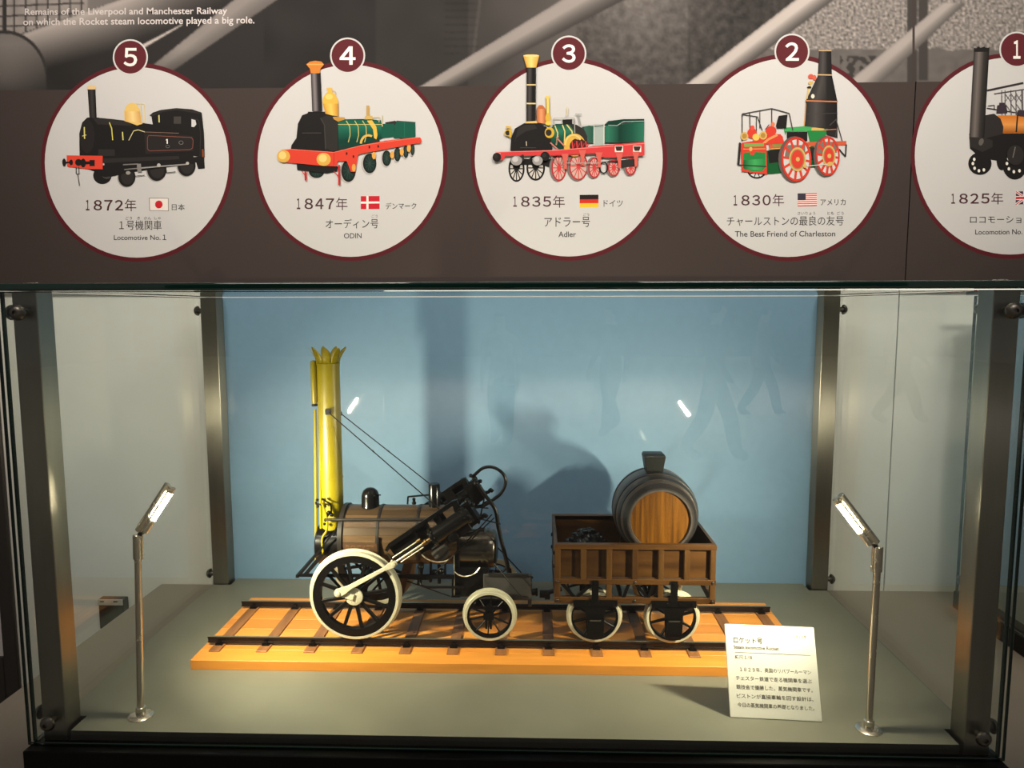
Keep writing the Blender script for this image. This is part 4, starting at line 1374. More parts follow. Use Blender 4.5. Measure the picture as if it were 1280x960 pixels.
b.tube([at(x, y, 0.330) for x, y in ((402.5, 629), (405, 636), (408, 646), (409.2, 655), (408, 664), (403.5, 671), (402.6, 680), (404.5, 694))], 0.0024, 8)
obj('feed_pipe', b, M['yellow'], chim)
b = B()
b.tube([at(x, y, 0.336) for x, y in ((402, 623.5), (407, 626.5), (412.5, 630), (414, 637), (413.5, 643))], 0.0019, 8)
for x, y, r in ((396.5, 625, 0.0034), (395, 628.5, 0.0027), (397, 633, 0.0034), (403, 624, 0.0028), (402, 631, 0.0030), (411, 641, 0.0046), (414.5, 643.5, 0.0042), (409, 644, 0.0035), (407, 650, 0.0038), (405.5, 655, 0.0030)):
    b.ball(at(x, y, 0.334), r)
b.tube([at(395, 630, 0.334), at(404, 631, 0.334)], 0.0018, 8, 1)
obj('gauge_taps', b, M['black'], loco)

# stays from the chimney
b = B()
c1 = at(410, 515, CX * 0 + YC - CR - 0.002)
b.box(c1.x - 0.0055, c1.x + 0.0055, c1.y - 0.003, c1.y + 0.003, c1.z - 0.0055, c1.z + 0.0055)
e1 = at(550, 637, 0.318)
b.tube([c1, e1], 0.0012, 6, 1)
b.ball(c1 + (e1 - c1) * 0.405, 0.0023, 8)
b.ball(c1 + Vector((0.005, -0.003, 0)), 0.0022, 8)
obj('chimney_stay', b, M['black'], loco)
b = B()
c2 = at(426, 517, YC + CR)
e2 = at(559, 622, 0.432)
b.box(c2.x - 0.004, c2.x + 0.002, c2.y - 0.003, c2.y + 0.003, c2.z - 0.004, c2.z + 0.004)
b.tube([c2, e2], 0.0012, 6, 1)
b.ball(c2 + (e2 - c2) * 0.44, 0.0023, 8)
obj('chimney_stay', b, M['black'], loco)

# dome and valve housing on top of the boiler
b = B().lathe((-0.3095, YC, 0.290), (0, 0, 1), [(0, 0.0225), (0.004, 0.0205), (0.007, 0.0192), (0.028, 0.0188), (0.034, 0.0176), (0.040, 0.0145), (0.0445, 0.0088), (0.0465, 0.0)], 36)
b.cyl((-0.293, YC - 0.004, 0.3205), (-0.2855, YC - 0.004, 0.3205), 0.0014, n=8)
obj('dome', b, M['gloss'], loco)
b = B().lathe((-0.1700, YC, 0.293), (0, 0, 1), [(0, 0.0125), (0.0505, 0.0123), (0.0525, 0.011), (0.053, 0.0)], 32)
obj('valve_housing', b, M['gloss'], loco)
b = B()
p = [at(x, y, YC) for x, y in ((509.5, 630), (510, 621), (536, 618.5))]
b.beam(p[0], p[1], 0.004, 0.003)
b.beam(p[1] - Vector((0.001, 0, 0)), p[2], 0.004, 0.003)
s0 = at(517.5, 630, YC)
b.lathe(s0, (0, 0, 1), [(0, 0.0048), (0.004, 0.0048), (0.004, 0.003), (0.009, 0.003), (0.011, 0.0042), (0.013, 0.002), (0.014, 0.002)], 12)
obj('valve_lever', b, M['black'], loco)

# hand rail pipe along the side
b = B()
h0, h1 = at(407, 649.5, 0.300), at(540, 649, 0.300)
b.tube([h0, h1], 0.0027, 10, 1)
obj('side_rail', b, M['dkiron'], loco)
sx = at(473.5, 660, 0.31).x
b = B()
b.tube([(sx, YC - BR_ - 0.0018, BZ + 0.012), (sx, YC - BR_ - 0.002, BZ), (sx + 0.0005, YC - BR_ - 0.001, BZ - 0.015), (sx + 0.001, YC - BR_ + 0.008, BZ - 0.034), (sx + 0.001, YC - BR_ + 0.03, BZ - 0.054)], 0.0019, 8)
obj('side_strap', b, M['black'], loco)


# frames
def frame(Y):
    z = at(450, 720, 0.303).z
    b = B()
    x0, x1 = at(370, 721, 0.303).x, at(568, 719, 0.303).x
    b.hexa([(x0, Y(0.301), z - 0.0022), (x1, Y(0.301), z - 0.0042), (x1, Y(0.306), z - 0.0042), (x0, Y(0.306), z - 0.0022), (x0 + 0.004, Y(0.301), z + 0.0035), (x1, Y(0.301), z + 0.0042), (x1, Y(0.306), z + 0.0042), (x0 + 0.004, Y(0.306), z + 0.0035)])
    # horn guides for the driving axle
    b.box(DWX - 0.020, DWX - 0.012, Y(0.3005), Y(0.3065), DWZ - 0.018, z)
    b.box(DWX + 0.012, DWX + 0.020, Y(0.3005), Y(0.3065), DWZ - 0.018, z)
    b.box(DWX - 0.020, DWX + 0.020, Y(0.3005), Y(0.3065), DWZ - 0.022, DWZ - 0.015)
    b.beam((DWX - 0.02, Y(0.3035), DWZ - 0.012), (DWX - 0.06, Y(0.3035), z), 0.005, 0.004)
    b.beam((DWX + 0.02, Y(0.3035), DWZ - 0.012), (DWX + 0.06, Y(0.3035), z), 0.005, 0.004)
    obj('side_frame', b, M['black'], loco)
    s = B()
    d = Y(0.303) - 0.303
    v = Vector((0, d, 0))
    s.beam(at(374, 719, 0.303) + v, at(404, 683, 0.318) + v * (1 if d == 0 else 0.79), 0.004, 0.004)
    s.beam(at(381, 719, 0.303) + v, at(403, 693, 0.314) + v * (1 if d == 0 else 0.82), 0.004, 0.008)
    s.beam(at(402, 685, 0.318) + v * (1 if d == 0 else 0.79), at(421, 660, 0.322) + v * (1 if d == 0 else 0.75), 0.003, 0.003)
    obj('front_stay', s, M['black'], loco)


mir(frame)
fx = at(372, 721, 0.303).x
fz = at(450, 720, 0.303).z
obj('front_beam', B().box(fx - 0.002, fx + 0.004, 0.297, 2 * YC - 0.297, fz - 0.003, fz + 0.003), M['black'], loco)

# firebox, its drum shaped back and hoops
FX0, FX1 = -0.1225, -0.0515
b = B().box(FX0, FX1, 0.3145, 2 * YC - 0.3145, 0.116, 0.180)
b.box(FX0, FX0 + 0.012, 0.3145, 2 * YC - 0.3145, 0.178, 0.250)
obj('firebox', b.bevel(0.002), M['gloss'], loco)
DRZ, DRR = 0.2075, 0.0405
drum_y = YC - 0.014
b = B().lathe((FX0 + 0.012, drum_y, DRZ), (1, 0, 0), [(0, 0), (0, DRR), (0.045, DRR), (0.045, DRR + 0.003), (0.050, DRR + 0.003), (0.050, DRR + 0.0006), (0.0555, DRR + 0.0006), (0.0555, DRR + 0.0035), (0.0605, DRR + 0.0035), (0.0610, DRR), (0.0700, DRR - 0.0004), (0.0735, DRR - 0.003), (0.0760, DRR - 0.010), (0.0785, 0.018), (0.079, 0)], 48)
obj('backhead', b, M['drum'], loco)
fl = at(567.5, 700, 0.312)
b = B().box(fl.x - 0.001, fl.x + 0.0009, 0.3115, 0.3148, at(567, 746, 0.312).z, at(567, 693, 0.312).z)  # bright strip built as the highlight on the firebox's front edge; thin hoops follow
b.tube([at(x, y, 0.311) for x, y in ((568, 714.5), (573, 718.5), (580, 720.5), (588, 719.5), (595, 715.5), (600, 709.5))], 0.0013, 6)
b.tube([at(x, y, 0.302) for x, y in ((527, 693), (533, 698), (540, 701), (548, 702.5), (556, 701.5), (561.5, 699.5))], 0.0016, 6)
obj('edge_highlight_hoops', b, M['bright'], loco)
b = B().lathe((at(550, 690, 0.304).x, 0.3045, at(550, 690, 0.304).z), (0, 1, 0), [(0, 0), (0.0, 0.012), (0.001, 0.0185), (0.006, 0.0185)], 28)
obj('wash_plate', b, M['tin'], loco)

# cylinders, guides and rods
AX = math.radians(34.2)
DIR = Vector((math.cos(AX), 0, math.sin(AX)))
UPN = Vector((-math.sin(AX), 0, math.cos(AX)))
CH = Vector((-0.2404, 0, 0.2045))           # crosshead


def engine(Y):
    dy = 1 if Y(0.3) < YC else -1
    yc = Y(0.2715)

    def P(t, n=0, y=0):
        q = CH + DIR * t + UPN * n
        return Vector((q.x, yc + dy * y, q.z))
    c = B().lathe(P(0.094), DIR, [(0, 0), (0, 0.0125), (0.004, 0.0125), (0.004, 0.0205), (0.009, 0.0205), (0.009, 0.0172), (0.086, 0.0172), (0.086, 0.0215), (0.093, 0.0215), (0.093, 0.017), (0.097, 0.012), (0.097, 0)], 32)
    cyl = obj('cylinder', c, M['gloss'], loco)
    s = B()
    for k in range(8):
        a = 2 * math.pi * k / 8
        o_ = Vector((0, 0.0185 * math.cos(a), 0)) + UPN * 0.0185 * math.sin(a)
        s.cyl(P(0.178) + o_, P(0.190) + o_, 0.0018, n=6)
        s.cyl(P(0.096) + o_, P(0.105) + o_, 0.0016, n=6)
    obj('cylinder_bolts', s, M['dkiron'], cyl)
    # steam chest under the cylinder
    s = B().beam(P(0.118, -0.021, 0.005), P(0.176, -0.021, 0.005), 0.026, 0.018)
    s.lathe(P(0.135, -0.021, -0.008), (0, -dy, 0), [(0, 0.011), (0.004, 0.011), (0.005, 0.008), (0.005, 0)], 20)
    s.cyl(P(0.08, -0.021, 0.004), P(0.12, -0.021, 0.004), 0.004, n=10)
    obj('steam_chest', s.bevel(0.0012), M['black'], cyl)
    s = B().beam(P(0.168, -0.003, 0.010), P(0.198, -0.003, 0.010), 0.03, 0.046)
    s.beam(P(0.182, 0.016, 0.006), P(0.200, 0.016, 0.006), 0.02, 0.014)
    s.ball(P(0.197, 0.022, 0.004), 0.006)
    s.ball(P(0.203, 0.010, 0.002), 0.005)
    s.tube([P(0.192, -0.016, 0), P(0.204, -0.022, 0), P(0.211, -0.020, 0), P(0.213, -0.027, 0)], 0.0042, 8)
    s.tube([P(0.150, -0.030, 0), P(0.172, -0.040, 0), P(0.186, -0.040, 0), P(0.193, -0.046, 0)], 0.0042, 8)
    obj('valve_gear', s.bevel(0.001), M['black'], cyl)
    # long frame plate above the cylinder and its spacers
    f = B().beam(P(0.012, 0.0345, 0.006), P(0.176, 0.0345, 0.006), 0.006, 0.0085)
    f.beam(P(0.0, 0.029, 0.006), P(0.012, 0.0345, 0.006), 0.006, 0.007)
    f.beam(P(0.055, -0.013, 0.012), P(0.19, -0.013, 0.012), 0.005, 0.010)
    f.beam(P(0.006, 0.016, 0.014), P(0.10, 0.016, 0.014), 0.003, 0.034)
    for t in (0.068, 0.098, 0.128, 0.168):
        f.beam(P(t, 0.006, 0.006), P(t + 0.004, 0.034, 0.006), 0.006, 0.0045)
    f.beam(P(0.165, 0.0, 0.006), P(0.176, 0.038, 0.006), 0.012, 0.012)
    f.beam(P(0.116, 0.020, 0.012), P(0.140, 0.020, 0.012), 0.003, 0.026)
    if dy < 0:
        f.beam(P(0.10, 0.018, -0.012), P(0.178, 0.018, -0.012), 0.004, 0.034)
    obj('cylinder_frame', f, M['black'], loco)
    # slide bars and piston rod
    for n_, r, t0, t1, nm in ((0.0105, 0.0013, 0.004, 0.066, 'slide_bar'), (0.0, 0.0022, 0.0, 0.095, 'piston_rod'), (-0.0065, 0.0013, 0.012, 0.07, 'slide_bar')):
        obj(nm, B().cyl(P(t0, n_, 0), P(t1, n_, 0), r, n=12), M['bright'], loco)
    g = B().lathe(P(0.072, 0.0), DIR, [(0, 0.0042), (0.006, 0.0042), (0.006, 0.006), (0.010, 0.006), (0.010, 0.0042), (0.022, 0.0042)], 16)
    g.cyl(P(0.064, 0.0105), P(0.074, 0.0105), 0.003, n=10)
    obj('gland', g, M['brass'], loco)
    g = B().beam(P(-0.001, 0.022, 0.004), P(-0.001, -0.002, 0.004), 0.004, 0.003)
    obj('guide_post', g, M['dkiron'], loco)
    # connecting rod
    cp = at(422.5, 741.5, 0.265)
    a = Vector((cp.x, Y(0.2625), cp.z))
    e = P(0.001, 0)
    e.y = Y(0.2640)
    d = (e - a).normalized()
    n = Vector((-d.z, 0, d.x)).normalized()
    r = B()
    w = [(0.0, 0.0075), (0.012, 0.0082), (0.028, 0.0048), (0.06, 0.0046), ((e - a).length - 0.02, 0.0036), ((e - a).length - 0.012, 0.0058), ((e - a).length, 0.0066), ((e - a).length + 0.007, 0.0045)]
    ring = []
    for t, hw in w:
        m_ = a + d * t
        th = 0.0022
        ring.append([r.v(m_ + n * hw - Vector((0, th, 0))), r.v(m_ + n * hw + Vector((0, th, 0))), r.v(m_ - n * hw + Vector((0, th, 0))), r.v(m_ - n * hw - Vector((0, th, 0)))])
    for q in range(len(ring) - 1):
        for i in range(4):
            r.face([ring[q][i], ring[q][(i + 1) % 4], ring[q + 1][(i + 1) % 4], ring[q + 1][i]])
    r.face(ring[0])
    r.face(ring[-1][::-1])
    r.lathe(a - Vector((0, dy * 0.0015, 0)), (0, -dy, 0), [(0, 0.0062), (0.002, 0.0062), (0.0028, 0.0045), (0.0028, 0)], 20)
    r.lathe(e - Vector((0, dy * 0.0015, 0)), (0, -dy, 0), [(0, 0.0045), (0.0025, 0.0045), (0.003, 0.003), (0.003, 0)], 16)
    r.ball(e + n * 0.007, 0.0028, 10)
    obj('connecting_rod', r.bevel(0.0006), M['cream'], loco)


mir(engine)

# steam pipes at the back
b = B()
b.tube([at(x, y, 0.395) for x, y in ((590, 597), (595, 592), (603, 585.5), (612, 583.6), (621, 586), (628.5, 592), (632, 600), (630.5, 609), (624.5, 618.5), (613, 627), (604, 633))], 0.0036, 10)
for x, y, r in ((588.5, 594.5, 0.0042), (592, 598.5, 0.0045), (595, 604, 0.006), (599, 607.5, 0.005)):
    b.ball(at(x, y, 0.392), r)
obj('steam_pipe', b, M['black'], loco)
b = B()
b.tube([at(x, y, 0.325) for x, y in ((598, 606), (604, 616), (611, 625), (617, 633), (620.5, 642), (622.5, 656), (626, 673), (630, 689), (634, 705), (636, 717))], 0.0042, 10)
b.tube([at(633, 708, 0.325), at(630, 713, 0.325), at(626, 717, 0.325)], 0.0022, 8, 1)
b.tube([at(634, 707, 0.325), at(638, 712, 0.325), at(639, 722, 0.325), at(638.5, 739, 0.325)], 0.0022, 8, 1)
obj('drain_pipe', b, M['black'], loco)
b = B()
for pts, r, y in ((((605, 624), (603, 633), (600.5, 646), (598.5, 655)), 0.0016, 0.300), (((588, 634), (600, 634.5), (610.5, 635.2)), 0.0013, 0.296), (((599, 648.5), (612, 651.5), (626, 655)), 0.0014, 0.298),
                  (((615, 643), (590, 670), (561, 700), (547, 713)), 0.0014, 0.296), (((618, 647), (600, 664), (583, 681)), 0.0013, 0.300), (((619, 681), (652.5, 717)), 0.0014, 0.36),
                  (((617.5, 704.5), (651.5, 745.5), (659, 746)), 0.0013, 0.292)):
    b.tube([at(px, py, y) for px, py in pts], r, 6, 1)
obj('control_rods', b, M['black'], loco)

# underframe pipes, pump and blocks
b = B()
b.tube([at(x, y, 0.308) for x, y in ((510, 723), (524, 724), (538, 724))], 0.0016, 8, 1)
b.tube([at(x, y, 0.306) for x, y in ((523, 722), (524, 729), (529, 733), (540, 734), (560, 734), (579, 734))], 0.0026, 10)
b.tube([at(508, 726, 0.31), at(563, 745.5, 0.31)], 0.0013, 6, 1)
b.beam(at(566, 720, 0.307), at(566, 746, 0.307), 0.004, 0.004)
b.beam(at(564, 745.5, 0.307), at(575, 745.5, 0.307), 0.004, 0.003)
for x0, y0, x1, y1, r in ((527, 704, 524, 731, 0.0052), (538.5, 703, 538.5, 727, 0.0028), (549, 706, 549, 729, 0.0036), (556.5, 704, 556.5, 718, 0.0024)):
    b.cyl(at(x0, y0, 0.312), at(x1, y1, 0.312), r, n=12)
for x, y, r in ((526, 709, 0.0068), (538, 726, 0.0034), (549, 727, 0.0038), (543, 715, 0.0062), (552, 714, 0.006)):
    b.ball(at(x, y, 0.312), r)
obj('feed_pump', b, M['black'], loco)
b = B().beam(at(511, 702, 0.43), at(500, 741, 0.43), 0.03, 0.018)
obj('timber_block', b, M['rough_wood'], loco)

# sheet iron ash box and drag beam behind the rear wheels
gx0, gx1 = at(604, 730, 0.31).x, at(664.5, 730, 0.31).x
gz0, gz1 = at(640, 750.5, 0.31).z, at(650, 718.5, 0.31).z
b = B().box(gx0, gx1, 0.310, 0.322, gz0, gz1)
b.box(gx1 - 0.008, gx1, 0.3215, 2 * YC - 0.310, at(670, 740, YC).z - 0.012, at(670, 740, YC).z + 0.012)
obj('ash_box', b.bevel(0.0015), M['tin'], loco)
b = B()
b.box(gx0 + 0.012, gx1 - 0.006, 0.306, 0.3104, gz1 - 0.003, gz1 + 0.003)
b.ball((gx1 + 0.001, 0.316, gz1 - 0.008), 0.0028)
obj('box_trim', b, M['dkiron'], loco)
bz = at(670, 740, YC).z
b = B().lathe((gx1, YC, bz), (1, 0, 0), [(0, 0.0075), (0.008, 0.0075), (0.009, 0.009), (0.0125, 0.009), (0.0135, 0.006)], 20)
obj('drag_buffer', b, M['black'], loco)


def horn(Y):
    b = B()
    b.box(RWX - 0.0085, RWX - 0.004, Y(0.2675), Y(0.2715), RWZ - 0.024, RWZ + 0.024)
    b.box(RWX + 0.0005, RWX + 0.005, Y(0.2675), Y(0.2715), RWZ - 0.024, RWZ + 0.024)
    b.box(RWX - 0.012, RWX + 0.009, Y(0.267), Y(0.2725), RWZ - 0.004, RWZ + 0.010)
    b.box(RWX - 0.012, RWX + 0.018, Y(0.268), Y(0.2715), RWZ + 0.017, RWZ + 0.023)
    b.box(RWX - 0.006, RWX + 0.004, Y(0.270), Y(0.305), RWZ + 0.018, RWZ + 0.022)
    b.box(RWX - 0.03, RWX + 0.03, Y(0.296), Y(0.302), RWZ + 0.014, RWZ + 0.026)
    b.box(RWX - 0.03, RWX - 0.022, Y(0.296), Y(0.302), RWZ + 0.014, RWZ + 0.045)
    obj('axle_guard', b, M['black'], loco)


mir(horn)

# ------------------------------------------------------------------ tender
TX0, TX1, TY0, TY1, TZ0, TZ1 = 0.0872, 0.4118, 0.265, 0.482, 0.1735, 0.2490
tender = thing('model_tender_wagon', 'brown panelled wooden tender wagon behind the engine, carrying coal and a barrel', 'model wagon', ((TX0 + TX1) / 2, YC, RT))
b = B().box(TX0 + 0.004, TX1 - 0.004, TY0 + 0.006, TY1 - 0.006, TZ0, TZ0 + 0.005)
obj('floor_boards', b, M['tender_shade'], tender)
nst = 7
xs = [TX0 + 0.0065 + (TX1 - TX0 - 0.013) * i / (nst - 1) for i in range(nst)]
LBZ0, LBZ1 = 0.1262, 0.1385


def side(Y):
    dy = 1 if Y(0.3) < YC else -1

    def bx(b, x0, x1, a, c, z0, z1):
        y0, y1 = sorted((Y(a), Y(c)))
        return b.box(x0, x1, y0, y1, z0, z1)
    p = B()
    bx(p, TX0 + 0.002, TX1 - 0.002, TY0 + 0.0095, TY0 + 0.0125, TZ0 - 0.004, TZ1 - 0.001)
    sd = obj('side_panel', p, M['tender'], tender)
    r = B()
    bx(r, TX0, TX1, TY0 - 0.0005, TY0 + 0.0125, TZ1 - 0.0105, TZ1)
    obj('top_rail', r.bevel(0.0008), M['tender'], sd)
    r = B()
    bx(r, TX0, TX1, TY0 - 0.001, TY0 + 0.0125, TZ0 - 0.0075, TZ0 + 0.0035)
    obj('sill', r.bevel(0.0006), M['tender'], sd)
    for i, x in enumerate(xs):
        s = B()
        bx(s, x - 0.0055, x + 0.0055, TY0, TY0 + 0.0105, (LBZ1 - 0.004) if i % 2 == 0 else TZ0, TZ1 - 0.009)
        obj('stile', s.bevel(0.0007), M['tender_v'], sd)
    r = B()
    bx(r, TX0, TX1 - 0.026, TY0 - 0.0005, TY0 + 0.010, LBZ0, LBZ1)
    bx(r, TX1 - 0.0265, TX1, TY0 + 0.0015, TY0 + 0.010, LBZ0 - 0.0005, LBZ1)
    obj('lower_beam', r.bevel(0.0006), M['tender'], tender)
    k = B()
    for x in (xs[0], xs[3], xs[6]):
        for z in (TZ0 - 0.002, (LBZ0 + LBZ1) / 2):
            k.lathe((x, Y(TY0 - 0.0005), z), (0, -dy, 0), [(0, 0.0028), (0.002, 0.0028), (0.0028, 0.0018), (0.0028, 0)], 10)
    obj('bolts', k, M['dkiron'], tender)
    d = B()
    ym = Y(TY0 + 0.004)
    for xa, xb in ((xs[0] + 0.008, xs[0] + 0.034), (xs[1] + 0.018, xs[0] + 0.040), (xs[2] + 0.040, xs[3] - 0.022), (xs[3] + 0.002, xs[3] + 0.026), (xs[4] - 0.014, xs[3] + 0.028), (xs[5] + 0.030, xs[6] - 0.006)):
        d.beam((xa, ym, TZ0 - 0.007), (xb, ym, LBZ1 - 0.001), 0.004, 0.006)
    obj('diagonal_braces', d, M['black'], tender)
    for wx in (0.1700, 0.3284):
        g = B()
        bx(g, wx - 0.0445, wx + 0.0445, TY0 - 0.0035, TY0 - 0.0005, 0.1195, 0.1335)
        bx(g, wx - 0.0075, wx + 0.0065, TY0 - 0.004, TY0 - 0.0008, 0.128, TZ0 + 0.001)
        y0, y1 = sorted((Y(TY0 - 0.0035), Y(TY0 - 0.0005)))
        g.prism([(wx - 0.034, 0.121), (wx + 0.034, 0.121), (wx + 0.021, 0.113), (wx + 0.0185, 0.104), (wx + 0.0175, 0.064), (wx + 0.015, 0.052), (wx - 0.015, 0.052), (wx - 0.0175, 0.064), (wx - 0.0185, 0.104), (wx - 0.021, 0.113)], y0, y1)
        bx(g, wx - 0.016, wx + 0.016, TY0 - 0.009, TY0 - 0.003, 0.066, 0.094)
        for i in range(4):
            g.lathe((wx - 0.037 + 0.0247 * i, Y(TY0 - 0.0034), 0.1275), (0, -dy, 0), [(0, 0.0024), (0.0018, 0.0024), (0.0022, 0.0012), (0.0022, 0)], 8)
        g.lathe((wx - 0.0005, Y(TY0 - 0.004), TZ0 - 0.004), (0, -dy, 0), [(0, 0.003), (0.0022, 0.003), (0.0028, 0)], 10)
        guard = obj('axle_guard', g, M['black'], tender)
        k = B()
        bx(k, wx - 0.0115, wx + 0.0115, TY0 - 0.0105, TY0 - 0.0088, 0.0925, 0.0950)
        obj('bright_pin', k, M['steel'], guard)


mir(side)
for X0, X1 in ((TX0, TX0 + 0.006), (TX1 - 0.006, TX1)):
    e = B().box(X0, X1, TY0 + 0.008, TY1 - 0.008, TZ0 - 0.004, TZ1 - 0.0005)
    for i in range(3):
        z = TZ0 + 0.012 + i * 0.021
        e.box(X0 + 0.0003, X1 + (0.0005 if X1 < 0.2 else 0), TY0 + 0.010, TY1 - 0.010, z, z + 0.0007)
    obj('end_panel', e, M['tender_shade'], tender)
    e = B().box(X0, X1, TY0 + 0.01, TY1 - 0.01, LBZ0, LBZ1)
    obj('end_beam', e, M['tender'], tender)
b = B()
for x in (0.2216, 0.276):
    b.box(x - 0.003, x + 0.003, TY0 + 0.01, TY1 - 0.01, LBZ0 + 0.012, LBZ0 + 0.022)
b.cyl((TX0 + 0.02, YC - 0.05, 0.156), (TX1 - 0.02, YC - 0.05, 0.156), 0.002, n=8)
b.cyl((TX0 + 0.02, YC + 0.05, 0.158), (TX1 - 0.02, YC + 0.05, 0.158), 0.002, n=8)
obj('underframe', b, M['black'], tender)
for wx in (0.1700, 0.3284):
    for Y in ((lambda y: y), (lambda y: 2 * YC - y)):
        make_wheel('wheel', tender, wx, RT + 0.0535, 0.0535, Y(0.273), Y(0.287), 0.0055, 0.0035, 0.010, 8, 0.004)
    obj('axle', B().cyl((wx, 0.262, RT + 0.0535), (wx, 2 * YC - 0.262, RT + 0.0535), 0.006), M['black'], tender)
b = B()
cz = at(690, 742, YC).z
b.tube([(at(674.5, 744, YC).x, YC, cz - 0.001), (at(686, 744, YC).x, YC, cz - 0.001)], 0.0085, 12, 1)
b.box(at(681, 742, YC).x, at(687.5, 742, YC).x, YC - 0.009, YC + 0.009, cz - 0.010, cz + 0.003)
b.tube([(at(684, 741, YC).x, YC, cz + 0.002), (at(692, 739, YC).x, YC, cz + 0.006), (at(702, 735, YC).x, YC, cz + 0.011)], 0.0048, 10)
obj('coupling', b, M['black'], tender)
b = B()
for z in (0.215, 0.187):
    b.lathe((TX0, YC + 0.06, z), (-1, 0, 0), [(0, 0.004), (0.0035, 0.004), (0.0035, 0)], 10)
    b.lathe((TX0, TY0 + 0.012, z + 0.012), (-1, 0, 0), [(0, 0.004), (0.0025, 0.004), (0.0025, 0)], 10)
obj('end_bolts', b, M['black'], tender)
# cradle under the barrel
b = B()
for y in (0.325, 0.422):
    b.box(0.235, 0.372, y - 0.008, y + 0.008, TZ0 + 0.004, TZ0 + 0.019)
    for s in (-1, 1):
        b.prism([(0.3035 + s * 0.030, TZ0 + 0.018), (0.3035 + s * 0.066, TZ0 + 0.018), (0.3035 + s * 0.066, TZ0 + 0.052)], y - 0.008, y + 0.008)
obj('cradle', b, M['tender_shade'], tender)

# ------------------------------------------------------------------ barrel standing in the tender
BCX, BCZ = 0.3036, 0.2905
bar = thing('water_barrel', 'black hooped barrel with a light wood end lying in the tender wagon', 'barrel', (BCX, YC, BCZ - 0.089))
y0, y1 = 0.2905, 0.4565
L = y1 - y0
prof = []
for i in range(13):
    t = i / 12
    prof.append((t * L, 0.0672 + 0.0216 * (1 - (2 * t - 1) ** 2) ** 0.85))
full = [(0.006, 0.0), (0.006, 0.0600), (0.0, 0.0612)] + prof + [(L, 0.0612), (L - 0.006, 0.060), (L - 0.006, 0)]
st = obj('staves', B().lathe((BCX, y0, BCZ), (0, 1, 0), full, 56), M['barrel'], bar, ang=40)


def rad(t):
    return 0.0672 + 0.0216 * max(0, 1 - (2 * t - 1) ** 2) ** 0.85


for t0, t1 in ((0.0, 0.07), (0.15, 0.21), (0.30, 0.36), (0.64, 0.70), (0.79, 0.85), (0.93, 1.0)):
    h = B().lathe((BCX, y0, BCZ), (0, 1, 0), [(t0 * L - 0.0002, rad(t0) - 0.002), (t0 * L - 0.0002, rad(t0) + 0.0013), (t1 * L + 0.0002, rad(t1) + 0.0013), (t1 * L + 0.0002, rad(t1) - 0.002)], 56, caps=False)
    obj('hoop', h, M['hoop'], bar)
for yy, s in ((y0 + 0.0052, 1), (y1 - 0.0052, -1)):
    h = B().lathe((BCX, yy, BCZ), (0, s, 0), [(0, 0), (0, 0.0601), (0.002, 0.0601)], 56)
    obj('barrel_head', h, M['barrel_head'], bar)
f = B()
c = (0.3005, YC + 0.002)
zb, zt = BCZ + 0.080, 0.4140
w0, w1 = 0.0165, 0.0222
lo = [(-w0, -w0), (w0, -w0), (w0, w0), (-w0, w0)]
f.hexa([(c[0] + a, c[1] + d, zb) for a, d in lo] + [(c[0] + a * w1 / w0, c[1] + d * w1 / w0, zt - 0.006) for a, d in lo])
w2 = w1 + 0.0006
f.hexa([(c[0] + a * w2 / w0, c[1] + d * w2 / w0, zt - 0.0065) for a, d in lo] + [(c[0] + a * (w1 - 0.002) / w0, c[1] + d * (w1 - 0.002) / w0, zt) for a, d in lo])
M['funnel'] = mat('funnel_paint', (14, 16, 15), 0.4, spec=0.25)
obj('filler_funnel', f.bevel(0.0008), M['funnel'], bar)

# ------------------------------------------------------------------ coal heap
b = B()
rc = random.Random(3)
hx, hy = 0.160, YC + 0.0


def lump(b, c, r):
    vs = []
    base = bmesh.ops.create_icosphere(b.bm, subdivisions=1, radius=1)['verts']
    for v in base:
        n_ = 0.62 + rc.random() * 0.55
        v.co = Vector((v.co.x * r * n_, v.co.y * r * n_, v.co.z * r * n_ * 0.85)) + Vector(c)


for i in range(620):
    a, q = rc.random() * 2 * math.pi, rc.random() ** 0.6
    dx, dy = q * math.cos(a) * 0.066, q * math.sin(a) * 0.092
    h = 0.062 * (1 - q ** 1.7) + 0.004
    lump(b, (hx + dx, hy + dy, TZ0 + 0.007 + h * (0.55 + 0.45 * rc.random())), 0.0042 + 0.0035 * rc.random())
m_ = B
b.lathe((hx, hy, TZ0 + 0.0052), (0, 0, 1), [(0, 0.064), (0.022, 0.052), (0.042, 0.032), (0.052, 0.0)], 18)
b.org = (hx, hy, TZ0 + 0.005)
coal = obj('coal_heap', b, M['coal'], None, smooth=False)
tag(coal, 'heap of black coal lumps in the left half of the tender wagon', 'coal', kind='stuff')

